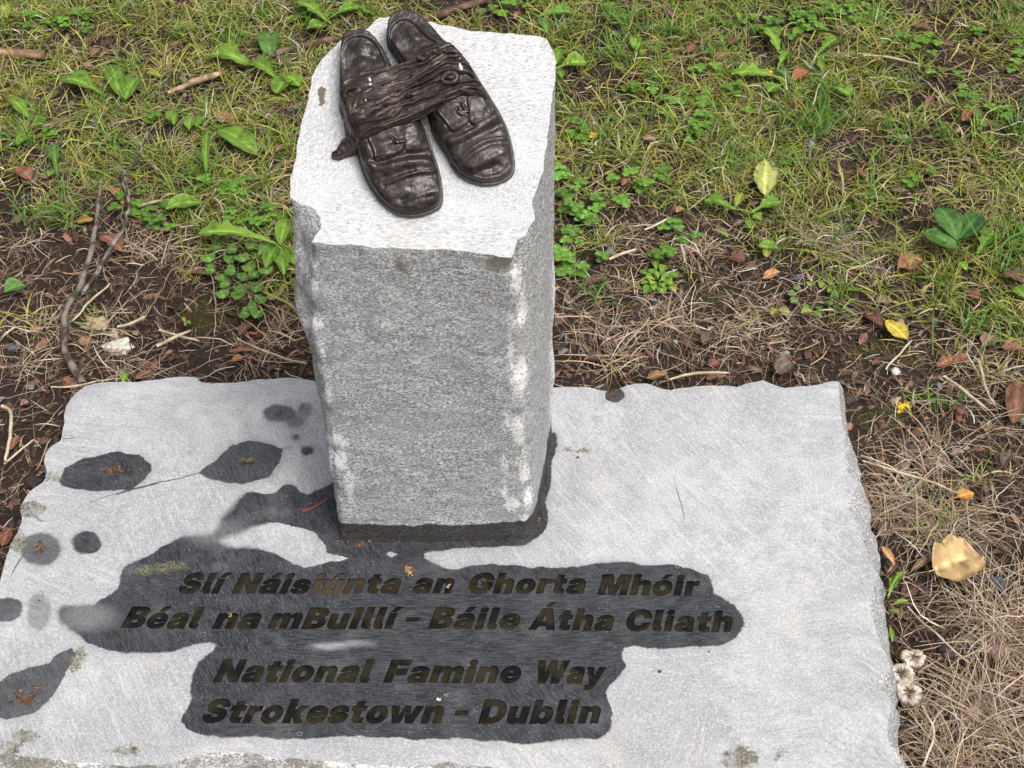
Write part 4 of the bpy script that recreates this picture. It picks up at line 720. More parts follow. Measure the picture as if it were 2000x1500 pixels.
def in_view(x, y):
    g = project(np.stack([x, y, np.zeros(len(x))], 1)); return (g[:, 0] > -120) & (g[:, 0] < 2120) & (g[:, 1] > -140) & (g[:, 1] < 1620) & (y > .3)
PALG = np.array([(.27, .27, .04), (.22, .26, .035), (.13, .23, .025), (.36, .32, .07), (.18, .29, .03), (.44, .36, .12)])
PALS = np.array([(.50, .36, .23), (.62, .49, .36), (.36, .24, .15), (.74, .65, .54), (.27, .15, .10), (.50, .37, .22)])
def grass_obj():
    Vs, Fs, Cs, nb = [], [], [], 0
    def add(r):
        nonlocal nb
        V, F_, C = r; Vs.append(V); Fs.append(F_ + nb); Cs.append(C); nb += len(V)
    # loose blades
    x, y = sites(12500, lambda x, y: zone(x, y)[0])
    n = len(x); c = PALG[RNG.choice(6, n, p=[.26, .20, .12, .16, .12, .14])] * RNG.uniform(.6, 1.7, (n, 1))
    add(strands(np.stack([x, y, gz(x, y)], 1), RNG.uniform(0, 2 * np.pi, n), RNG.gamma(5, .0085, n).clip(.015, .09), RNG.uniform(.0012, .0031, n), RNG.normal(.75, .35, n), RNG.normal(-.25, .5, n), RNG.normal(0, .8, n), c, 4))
    # tufts
    x, y = sites(1150, lambda x, y: zone(x, y)[0] + .04)
    k = RNG.integers(8, 26, len(x)); idx = np.repeat(np.arange(len(x)), k); n = len(idx); lush = RNG.random(len(x)) ** 2
    xx = x[idx] + RNG.normal(0, .007, n); yy = y[idx] + RNG.normal(0, .007, n); b = RNG.integers(0, 6, len(x))
    mixc = np.where((RNG.random(n) < .68)[:, None], PALG[b[idx]], PALS[RNG.integers(0, 6, n)] * .85) * RNG.uniform(.6, 1.6, (n, 1))
    mixc = mixc * (1 - .6 * lush[idx, None]) + np.array([.12, .29, .03]) * .6 * lush[idx, None]
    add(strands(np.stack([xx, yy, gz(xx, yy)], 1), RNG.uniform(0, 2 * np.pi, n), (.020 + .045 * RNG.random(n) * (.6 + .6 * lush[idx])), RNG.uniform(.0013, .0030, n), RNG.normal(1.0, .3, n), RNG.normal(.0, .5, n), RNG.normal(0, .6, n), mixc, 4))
    # bright long tufts where the photograph shows them
    for px, py, cnt, ln in ((1235,60,40,.10),(1215,110,30,.08),(1690,45,34,.07),(1600,225,50,.07),(1585,260,50,.07),(1560,190,20,.06),(1765,280,20,.06),(1830,270,26,.06),(1980,265,40,.09),(1890,480,24,.08),(1960,490,30,.10),(1960,520,24,.10),(1900,640,40,.05),(1835,560,22,.06),(1940,40,30,.07),(210,210,40,.05),(60,280,26,.07),(130,420,30,.07),(65,430,24,.07),(455,75,30,.06),(330,65,24,.06),(1420,330,20,.07),(1110,60,22,.06),(1080,170,16,.08),(395,370,24,.07),(560,300,20,.06),(600,240,18,.05),(1850,790,14,.05),(1310,60,18,.07),(1480,60,18,.06),(1715,400,16,.06),(640,10,20,.06),(1170,580,26,.05),(1420,100,20,.06),(250,320,22,.06)):
        c0 = on_z([(px, py)])[0]; n = cnt; xx = c0[0] + RNG.normal(0, .013, n); yy = c0[1] + RNG.normal(0, .013, n)
        c = np.array([(.075, .21, .022)]) * RNG.uniform(.7, 1.5, (n, 1)) + np.array([[.05, .03, .01]]) * RNG.random((n, 1))
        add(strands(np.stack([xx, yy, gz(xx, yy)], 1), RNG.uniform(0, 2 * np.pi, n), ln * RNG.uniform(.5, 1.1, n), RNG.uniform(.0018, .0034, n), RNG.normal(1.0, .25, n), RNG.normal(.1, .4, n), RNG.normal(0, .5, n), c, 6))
    mesh_obj('grass', np.vstack(Vs), np.vstack(Fs), M_BLADE, None, True, dict(col=np.vstack(Cs)), kind='stuff', label='short olive and green grass growing behind the stones', category='grass'); return nb
def straw_obj():
    Vs, Fs, Cs, nb = [], [], [], 0
    def add(r):
        nonlocal nb
        V, F_, C = r; Vs.append(V); Fs.append(F_ + nb); Cs.append(C); nb += len(V)
    x, y = sites(12500, lambda x, y: zone(x, y)[1])
    n = len(x); c = PALS[RNG.choice(6, n, p=[.22, .20, .20, .13, .16, .09])] * RNG.uniform(.4, 1.25, (n, 1)); th = RNG.random(n) ** 3
    add(strands(np.stack([x, y, gz(x, y) + RNG.uniform(0, .010, n)], 1), RNG.uniform(0, 2 * np.pi, n), RNG.gamma(4, .0095, n).clip(.01, .11), .0006 + .0012 * th, RNG.normal(.14, .22, n), RNG.normal(-.12, .25, n), RNG.normal(0, .55, n), c, 5, .35, .13))
    # dead tussocks fanning over the bare soil
    for px, py, cnt, ln, tw in ((1930,1195,170,.085,0),(1905,1385,230,.095,0),(1960,1260,120,.08,0),(1985,820,60,.09,0),(1760,950,120,.09,.3),(1830,1020,120,.09,.2),(1880,1040,90,.08,0),(1720,1010,70,.07,0),(1810,880,90,.07,0),(1640,480,160,.055,0),(1560,450,90,.05,0),(1700,520,90,.05,0),(1240,570,40,.05,0),(1130,560,60,.05,0),(1150,640,50,.06,0),(1370,490,90,.05,0),(1480,610,70,.05,0),(1330,620,60,.06,0),(1190,700,60,.07,0),(1270,660,60,.07,0),(1240,470,40,.06,0),(1940,720,50,.08,0),(1890,660,60,.05,0),(270,480,70,.06,0),(200,660,60,.06,0),(60,710,50,.06,0),(90,640,30,.06,0),(250,720,60,.06,0),(560,640,50,.06,0),(330,500,40,.06,0),(150,620,30,.06,0),(1850,1480,90,.09,0),(1780,1420,60,.08,0),(1960,1460,90,.08,0),(1440,660,60,.06,0),(20,480,40,.07,0),(1060,200,20,.05,0),(500,690,60,.06,0)):
        c0 = on_z([(px, py)])[0]; n = cnt; xx = c0[0] + RNG.normal(0, .018, n); yy = c0[1] + RNG.normal(0, .018, n); th = RNG.random(n) ** 3
        c = PALS[RNG.choice(6, n, p=[.25, .3, .1, .15, .05, .15])] * RNG.uniform(.65, 1.15, (n, 1))
        add(strands(np.stack([xx, yy, gz(xx, yy) + .003], 1), RNG.uniform(0, 2 * np.pi, n), ln * RNG.uniform(.35, 1.2, n), .0007 + .0014 * th, RNG.normal(.5, .28, n), RNG.normal(-.25, .25, n), RNG.normal(0, .4, n), c, 6, .3, .09))
    V = np.vstack(Vs); F_ = np.vstack(Fs); C = np.vstack(Cs)
    on = near_slab(V[:, 0], V[:, 1]) & (V[:, 2] < SZ + .001); V[on, 2] = -.01 - 0 * V[on, 2]     # never cross the stone
    mesh_obj('dry_straw', V, F_, M_STRAW, None, True, dict(col=C), kind='stuff', label='pale dry straw and dead grass littering the soil', category='straw')
def litter_obj():
    """bark chips, seed husks, clods and grit, too many to count"""
    Vs, Fs, Cs, nb = [], [], [], 0
    x, y = sites(12000, lambda x, y: 1 - .7 * zone(x, y)[0], .05); n = len(x)
    base = np.array([(1, 0, 0), (.45, .5, .1), (-.5, .42, .1), (-1, -.1, 0), (-.4, -.5, .1), (.5, -.45, .1), (0, 0, .35)]); tri = np.array([(0, 1, 6), (1, 2, 6), (2, 3, 6), (3, 4, 6), (4, 5, 6), (5, 0, 6)])
    s = RNG.gamma(1.8, .0022, n).clip(.001, .015); a = RNG.uniform(0, 2 * np.pi, n); V = base[None] * s[:, None, None] * RNG.uniform(.6, 1.4, (n, 7, 3)); V[..., 1] *= RNG.uniform(.35, 1, n)[:, None]
    tl_ = RNG.normal(0, .35, (n, 2)); V[..., 2] += V[..., 0] * tl_[:, :1] + V[..., 1] * tl_[:, 1:]
    R = np.stack([V[..., 0] * np.cos(a)[:, None] - V[..., 1] * np.sin(a)[:, None], V[..., 0] * np.sin(a)[:, None] + V[..., 1] * np.cos(a)[:, None], V[..., 2]], -1) + np.stack([x, y, gz(x, y) + .0018], 1)[:, None]
    pal = np.array([(.12, .065, .045), (.16, .085, .058), (.07, .045, .035), (.24, .12, .08), (.045, .033, .03), (.32, .22, .15), (.20, .20, .20)])
    c = pal[RNG.choice(7, n, p=[.25, .18, .22, .10, .15, .07, .03])] * RNG.uniform(.5, 1.3, (n, 1))
    mesh_obj('leaf_litter', R.reshape(-1, 3), (np.arange(n)[:, None, None] * 7 + tri[None]).reshape(-1, 3), M_LITTER, None, False, dict(col=np.repeat(c, 7, 0)), kind='stuff', label='brown bark chips, husks and crumbs of soil on the ground', category='leaf litter')
def moss_obj():
    x, y = sites(110000, lambda x, y: zone(x, y)[2] ** 1.5, 0); n = len(x)
    c = np.array([(.075, .085, .018)]) * RNG.uniform(.5, 1.9, (n, 1)) + np.array([[.04, .03, 0]]) * RNG.random((n, 1))
    V, F_, C = strands(np.stack([x, y, gz(x, y)], 1), RNG.uniform(0, 6.28, n), RNG.uniform(.003, .007, n), RNG.uniform(.0007, .0014, n), RNG.normal(1.1, .3, n), RNG.normal(.6, .4, n), RNG.normal(0, .5, n), c, 2)
    mesh_obj('moss', V, F_, M_BLADE, None, True, dict(col=C), kind='stuff', label='low olive moss cushions on the bare soil', category='moss')
grass_obj(); straw_obj(); litter_obj(); moss_obj()

# ------------------------------------------------------------------ leaves
def leaf_geo(L, W, kind, col, curl=.25, fold=.18, wav=.08, seed=0, nl=22, nt=9):
    r = np.random.default_rng(seed + 1); s = np.linspace(0, 1, nl); t = np.linspace(-1, 1, nt)
    if kind == 'pointed': p = np.sin(np.pi * s ** .85) ** 1.05 * 1.05
    elif kind == 'ovate': p = np.sin(np.pi * s ** .8) ** .8
    elif kind == 'spoon': p = .16 + .84 * smooth(.15, .6, s) * (1 - smooth(.72, 1.02, s)) ** .55 * 1.1; p = np.where(s > .97, p * .5, p)
    elif kind == 'round': p = np.sqrt(np.clip(1 - (2 * s - 1) ** 2, 0, 1)) ** .8
    elif kind == 'lobed': p = (.20 + .80 * smooth(.1, .7, s)) * (1 - smooth(.78, 1.02, s)) ** .6 * (1 + .26 * np.sign(np.sin(s * 30 + seed)) * np.abs(np.sin(s * 30 + seed)) ** .6)
    elif kind == 'elm': p = np.sin(np.pi * s ** .9) ** .75 * (1 + .07 * np.sign(np.sin(s * 60)))
    elif kind == 'long': p = np.sin(np.pi * s) ** .7 * .95
    elif kind == 'maple': p = np.sin(np.pi * np.clip(s ** .78 * .96 + .03, 0, 1)) ** .62 * (1 + .09 * np.abs(np.sin(s * 11)) - .05 * np.sin(s * 23))
    p = np.clip(p, .02, 1.2); S, Tt = np.meshgrid(s, t, indexing='ij'); half = (W / 2 * p)[:, None]
    asym = 1 + .10 * np.sign(Tt) * r.uniform(-1, 1) + .07 * fbm(S * 7, Tt * 1.2, seed, 2)
    X = S * L; Y = Tt * half * asym; X = X + .10 * L * np.abs(Tt) * (p[:, None] > .3) * (.6 if kind in ('lobed', 'elm', 'maple') else .3) * np.sin(np.pi * S)
    Z = np.abs(Tt) * half * 2 * fold + curl * L * (np.sin(np.pi * S * .9) * .5) + wav * W * fbm(S * 4 + seed, Tt * 1.5, seed, 2) * np.abs(Tt) + .05 * W * np.cos(S * 36 - np.abs(Tt) * 5) * .22 * (1 - np.abs(Tt)) 
    vein = np.clip(1 - np.abs(Tt) * half / .0016, 0, 1) * .55 + .30 * np.clip(np.cos(S * 36 - np.abs(Tt) * 5) - .6, 0, 1)
    C = np.array(col)[None, None] * (1 + vein[..., None] * 1.4) * (1 + .30 * fbm(S * 5, Tt * 3, seed + 2, 3))[..., None] * (1 - .45 * smooth(.25, .5, fbm(S * 9 + 3, Tt * 4, seed + 7, 2)))[..., None]
    V = np.stack([X, Y, Z], -1).reshape(-1, 3); return V, grid_faces(nl, nt), C.reshape(-1, 3)
def place_leaf(name, base, tip, W_px, kind, col, mat, parent=None, z0=.006, rise=0.0, stalk=0.0, **kw):
    A, B = on_z([base, tip], z0)[:, :2]; d = B - A; L = np.linalg.norm(d); a = math.atan2(d[1], d[0]); mid = on_z([((base[0] + tip[0]) / 2, (base[1] + tip[1]) / 2)], z0)[0]
    dist = np.linalg.norm(mid - CAM); W = W_px * dist / F_PX * (1 + .25 * abs(math.cos(a)))
    V, F_, C = leaf_geo(L, W, kind, col, **kw)
    th = .0006; Vb = V.copy(); Vb[:, 2] -= th; N = len(V); nl, nt = 22, 9
    rim = np.r_[np.arange(nt), np.arange(1, nl) * nt + nt - 1, (nl - 1) * nt + np.arange(nt - 2, -1, -1), np.arange(nl - 2, 0, -1) * nt]; r2 = np.roll(rim, -1)
    Fs = [F_, F_[:, ::-1] + N, np.stack([rim, r2, r2 + N, rim + N], 1)]; V = np.vstack([V, Vb]); C = np.vstack([C, C * .9])
    V[:, 2] += rise * V[:, 0]
    if stalk:
        q = np.stack([np.linspace(-stalk * L, L * .03, 7), np.sin(np.linspace(0, 2, 7)) * .05 * L * 0, np.linspace(-.1 * stalk * L, 0, 7)], 1); Vt, Ft = tube(q, .0008, 5); k = len(V)
        V = np.vstack([V, Vt]); Fs += [f + k for f in Ft]; C = np.vstack([C, np.tile(np.array(col) * 1.1, (len(Vt), 1))])
    R = np.stack([V[:, 0] * math.cos(a) - V[:, 1] * math.sin(a), V[:, 0] * math.sin(a) + V[:, 1] * math.cos(a), V[:, 2]], 1)
    o0 = np.array([A[0], A[1], z0 + float(gz(A[0], A[1])) + .004]); pl = np.array(parent.location) if parent is not None else np.zeros(3)
    tri_q = [f for f in Fs if f.shape[1] == 4] + [f for f in Fs if f.shape[1] == 3]
    return mesh_obj(name, R, tri_q, mat, parent, True, dict(col=C), loc=tuple(o0 - pl))
G1, G2, G3, GD, GY = (.145, .27, .03), (.19, .32, .04), (.11, .22, .045), (.075, .175, .035), (.24, .28, .04)
def weed(label, cat, at, leaves, name='broadleaf_weed', **kw):
    c = on_z([at])[0]; t = thing(name, label, cat, (c[0], c[1], float(gz(c[0], c[1]))))
    for i, l in enumerate(leaves):
        b, tp, w, kind, col = l[:5]; place_leaf('leaf', b, tp, w, kind, tuple(np.array(col) * RNG.uniform(.88, 1.12)), M_LEAF, t, z0=l[5] if len(l) > 5 else .014, seed=int(b[0] * 3 + tp[1]) % 97 + i, stalk=.12, **kw)
    return t
weed('low weed with three pale-veined rounded leaves in the grass, far left', 'weed', (235,200), [((200,184),(126,158),38,'spoon',G1),((236,186),(216,128),30,'ovate',G1),((244,190),(270,152),32,'round',G1)])
weed('dandelion with a long toothed leaf pointing left, behind the pillar top', 'weed', (540,150), [((500,128),(412,102),48,'lobed',G2),((540,150),(492,118),40,'lobed',G1),((545,140),(585,165),30,'lobed',G1),((565,150),(540,180),34,'round',G1)])
weed('upright rounded green leaf beside the reddish root, left of the pillar', 'weed', (526,98), [((527,98),(522,60),40,'round',G3)])
weed('single arched light green leaf in the grass left of the pillar', 'weed', (500,305), [((502,305),(428,262),42,'ovate',G2)])
weed('small oval green leaf lying by the two thin twigs', 'weed', (380,398), [((392,396),(324,412),36,'ovate',G1)])
weed('pair of narrow leaves at the left edge of the grass', 'weed', (55,250), [((58,232),(18,196),20,'ovate',G2),((62,262),(32,284),24,'ovate',G1)])
weed('small upright lobed seedling left of the long twigs', 'weed', (110,340), [((112,342),(108,286),26,'lobed',G3),((114,330),(94,345),18,'lobed',G3)])
weed('weed with bright leaves at the top edge above the pillar', 'weed', (640,35), [((640,38),(578,2),34,'lobed',G2),((645,32),(700,14),26,'lobed',G1),((632,42),(598,48),24,'ovate',G1)])
weed('yellowish oval leaf in the top left corner', 'weed', (14,20), [((12,26),(2,2),24,'ovate',GY)])
weed('broad shiny weed leaf poking out right of the pillar top', 'weed', (1086,130), [((1086,132),(1146,122),36,'spoon',G2),((1086,122),(1096,94),22,'ovate',G1),((1092,136),(1098,152),18,'ovate',G1)])
weed('toothed green leaf at the top edge right of the pillar', 'weed', (1060,30), [((1052,28),(1116,22),28,'lobed',G1),((1056,34),(1070,68),22,'ovate',G3)])
weed('dandelion rosette with a long toothed leaf, hard against the left of the pillar', 'weed', (548,478), [((540,478),(388,464),34,'lobed',G2,.018),((548,478),(562,430),32,'ovate',G2),((540,485),(520,530),30,'ovate',G1),((550,484),(556,540),34,'ovate',G1),((552,470),(578,445),26,'ovate',G1),((536,470),(505,500),26,'ovate',G3),((556,490),(578,520),26,'ovate',G2)])
weed('young dandelion with two raised leaves in the right-hand grass', 'weed', (1512,112), [((1530,112),(1495,48),30,'lobed',G2),((1520,128),(1540,95),20,'lobed',G1)])
weed('ragged dandelion with a leaf stretching left, right-hand grass', 'weed', (1540,150), [((1536,150),(1428,140),34,'lobed',G2),((1530,160),(1500,176),26,'lobed',G1),((1545,150),(1520,130),22,'lobed',G3)])
weed('lobed weed leaf reaching up to the right above an orange leaf', 'weed', (1600,90), [((1592,108),(1636,72),24,'lobed',G1),((1600,112),(1608,140),14,'ovate',G2)])
weed('dark green lobed leaf in the bright grass tuft, right half', 'weed', (1640,185), [((1622,172),(1660,190),28,'lobed',G1),((1618,172),(1602,160),18,'lobed',G1)])
weed('wavy green leaf beside the yellow fallen leaf, left one of two', 'weed', (1425,415), [((1436,414),(1376,398),32,'lobed',G1),((1436,408),(1450,384),16,'ovate',GY)])
weed('wavy green leaf beside the yellow fallen leaf, right one of two', 'weed', (1470,420), [((1468,420),(1524,402),30,'lobed',G1),((1470,424),(1486,432),22,'ovate',G2),((1458,434),(1464,452),18,'ovate',G1)])
weed('flat yellow-green seedling of four small leaves on bare straw', 'weed', (1498,492), [((1498,493),(1480,490),18,'round',G2),((1499,492),(1500,478),18,'round',G2),((1500,494),(1518,494),18,'round',G1),((1497,496),(1496,510),16,'round',GY)])
ros = []
for i in range(17):
    a = i * 2.4; r = 16 + 2.0 * i; ros.append(((1284 + .25 * r * math.cos(a), 548 + .2 * r * math.sin(a)), (1284 + r * math.cos(a), 546 + .75 * r * math.sin(a)), 13 + (i % 3) * 2, 'spoon', (G2, G1, GY)[0 if i < 12 else 1 if i < 16 else 2], .004 + .010 * (1 - i / 17)))
weed('neat rosette of many small spoon-shaped leaves on the straw, right of the pillar', 'weed', (1284,548), ros, 'rosette_weed')
weed('glossy dark green sprig of three pointed leaves lying on the right-hand grass', 'leafy sprig', (1868,482), [((1868,494),(1796,464),44,'pointed',GD,.022),((1868,480),(1828,418),48,'pointed',GD,.026),((1870,478),(1912,430),38,'pointed',(.05, .13, .03),.020),((1866,496),(1914,528),3,'long',(.18, .24, .06),.014)], 'leafy_sprig', fold=.12)
weed('light green leaf behind the dark three-leaf sprig', 'weed', (1910,500), [((1906,506),(1938,466),34,'lobed',G1)])
weed('bright green leaf cut by the right edge of the picture', 'weed', (1985,575), [((1978,566),(2006,590),28,'ovate',G1),((1990,450),(2002,480),26,'ovate',G1)])
weed('small curled green leaf near the orange leaf, right-hand side', 'weed', (1870,540), [((1885,535),(1870,520),14,'round',G2)])
weed('pale yellow seedling with two leaves near the slab, right of the rosette', 'weed', (1515,595), [((1518,596),(1508,608),14,'ovate',GY),((1522,598),(1544,604),16,'ovate',(.32, .30, .10))])
weed('loose mat of small yellow-green leaves on the straw', 'weed', (1595,570), [((1590 + 34 * math.cos(i * 1.9), 572 + 18 * math.sin(i * 1.9)), (1590 + 50 * math.cos(i * 1.9), 572 + 26 * math.sin(i * 1.9)), 15, 'round', (GY, G3, (.16, .24, .07))[i % 3], .006) for i in range(11)])
weed('pair of drying pale green leaves near the slab back edge', 'weed', (1588,600), [((1588,600),(1566,604),14,'ovate',GY),((1590,600),(1606,612),14,'ovate',(.2, .26, .08))])
weed('little wilted sprout growing from the slab right edge', 'weed', (1738,1150), [((1735,1166),(1748,1132),16,'lobed',G2,.045),((1738,1150),(1762,1122),10,'lobed',G2,.05),((1746,1178),(1774,1172),8,'long',G2,.04),((1738,1190),(1758,1196),10,'long',(.14, .2, .04),.03),((1740,1222),(1744,1252),10,'long',G1,.02)])
weed('leaf pair in the grass between the sticks, top left', 'weed', (300,140), [((312,142),(284,136),14,'ovate',GY),((330,235),(338,216),18,'ovate',G1)])
weed('narrow green leaf upright beside the pale leaf, left grass', 'weed', (402,330), [((404,345),(408,268),16,'long',G1,.02),((398,320),(388,300),14,'ovate',G3)])
weed('two rounded leaves on a thin stalk in the middle of the left grass', 'weed', (378,250), [((370,256),(376,232),22,'ovate',G2),((385,248),(400,232),18,'round',G1),((340,245),(344,222),16,'ovate',G1)])
weed('small green seedling beside the slab back edge on the left', 'weed', (243,735), [((240,742),(246,724),16,'ovate',G2)])
weed('lone heart-shaped green leaf on dark soil at the left edge', 'weed', (28,565), [((48,556),(8,572),34,'ovate',G3,.02)])
weed('yellow-green starry seedling in the moss patch', 'weed', (360,617), [((358,616),(354,608),8,'ovate',GY),((360,616),(370,620),8,'ovate',GY),((359,618),(360,626),6,'ovate',GY)])
weed('round-leaved weed near the far edge, right of the pillar', 'weed', (1243,85), [((1243,96),(1242,74),24,'round',G2),((1262,98),(1250,104),10,'round',G1)])
weed('three-leaved yellow-green weed at the top, middle right', 'weed', (1445,35), [((1446,36),(1440,20),12,'round',G2),((1448,36),(1456,42),12,'round',G2),((1470,30),(1484,24),16,'ovate',G1)])
# ground ivy: scalloped rounded leaves
gi = [(425,482),(446,500),(470,498),(452,522),(474,540),(432,528),(494,592),(462,572),(484,516),(412,520),(500,560),(518,524),(440,545),(496,536),(405,500),(472,560),(508,580),(430,560),(455,482),(490,480),(515,500),(480,605),(500,608)]
weed('trailing patch of scalloped ground ivy left of the pillar', 'ground ivy', (460,530), [((x + 6 * math.cos(i * 2.1), y + 5 * math.sin(i * 2.1)), (x - 13 * math.cos(i * 2.1), y - 11 * math.sin(i * 2.1)), 26, 'round', ((.13, .26, .05), (.11, .23, .045), (.16, .29, .055))[i % 3], .008 + .012 * (i % 4) / 4) for i, (x, y) in enumerate(gi)], 'ground_ivy', fold=.10)
# clover and chickweed, joined (nobody could count them)
def clover(name, label, spots, col, r0=.0045):
    Vs, Fs, Cs, nb = [], [], [], 0
    for (px, py, n, sx, sy) in spots:
        for _ in range(n):
            p = on_z([(px + RNG.normal(0, sx), py + RNG.normal(0, sy))], .012)[0]
            if near_slab([p[0]], [p[1]], .004)[0] or (abs(p[0] + .04) < .11 and p[1] < 1.2): continue
            h = RNG.uniform(.008, .024); r = r0 * RNG.uniform(.7, 1.3); a0 = RNG.uniform(0, 6.28); c = np.array(col) * RNG.uniform(.7, 1.35); g_ = float(gz(p[0], p[1]))
            for q in range(3):
                V, F_, C = leaf_geo(2.1 * r, 2.2 * r, 'round', c, curl=-.1, fold=.12, wav=0, seed=q, nl=8, nt=5); a = a0 + q * 2.09; V[:, 0] += .0006
                V = np.stack([V[:, 0] * math.cos(a) - V[:, 1] * math.sin(a), V[:, 0] * math.sin(a) + V[:, 1] * math.cos(a), V[:, 2] + h], 1) + [p[0], p[1], g_]; Vs.append(V); Fs.append(F_ + nb); Cs.append(C); nb += len(V)
    mesh_obj(name, np.vstack(Vs), np.vstack(Fs), M_LEAF, None, True, dict(col=np.vstack(Cs)), kind='stuff', label=label, category='clover')
clover('clover', 'patches of small three-part clover leaves scattered through the grass', [(1270,145,5,10,10),(1240,175,6,12,8),(1300,90,3,10,8),(1340,200,14,28,14),(1365,250,18,22,12),(1560,45,26,28,14),(1590,20,20,30,10),(1655,20,22,34,14),(1680,40,12,20,8),(1370,130,8,14,10),(1285,340,8,14,10),(1245,360,10,24,10),(1120,250,7,14,8),(1140,262,6,10,6),(1110,372,6,16,8),(1885,200,8,20,10),(1905,235,4,8,8),(1975,110,8,12,12),(1865,150,5,20,10),(350,405,14,22,12),(270,400,10,18,10),(300,430,8,14,8),(440,360,12,18,14),(455,375,8,14,10),(590,20,10,14,8),(610,10,8,14,8),(150,30,14,22,12),(70,30,8,20,12),(75,240,8,18,8),(1820,90,8,20,10),(1760,70,6,16,8),(1790,350,5,12,12),(480,435,10,18,8),(530,420,8,12,10),(300,225,4,8,6),(1430,180,8,24,12),(1475,215,5,14,6),(1960,215,5,12,6),(700,12,8,16,6),(980,15,10,20,8),(1900,70,5,14,8),(1200,30,6,14,8),(1290,505,5,12,6)], (.12, .24, .03))
clover('chickweed', 'bright chickweed growing against the right side of the pillar', [(1112,400,7,14,12),(1140,425,6,16,8),(1165,400,3,12,8),(1215,395,4,14,6),(1125,450,7,10,10),(1100,500,7,8,14),(1115,525,8,10,8),(1180,505,4,8,4),(1095,350,6,8,10),(1300,440,4,18,8),(1340,460,4,14,10)], (.13, .27, .04), .0052)

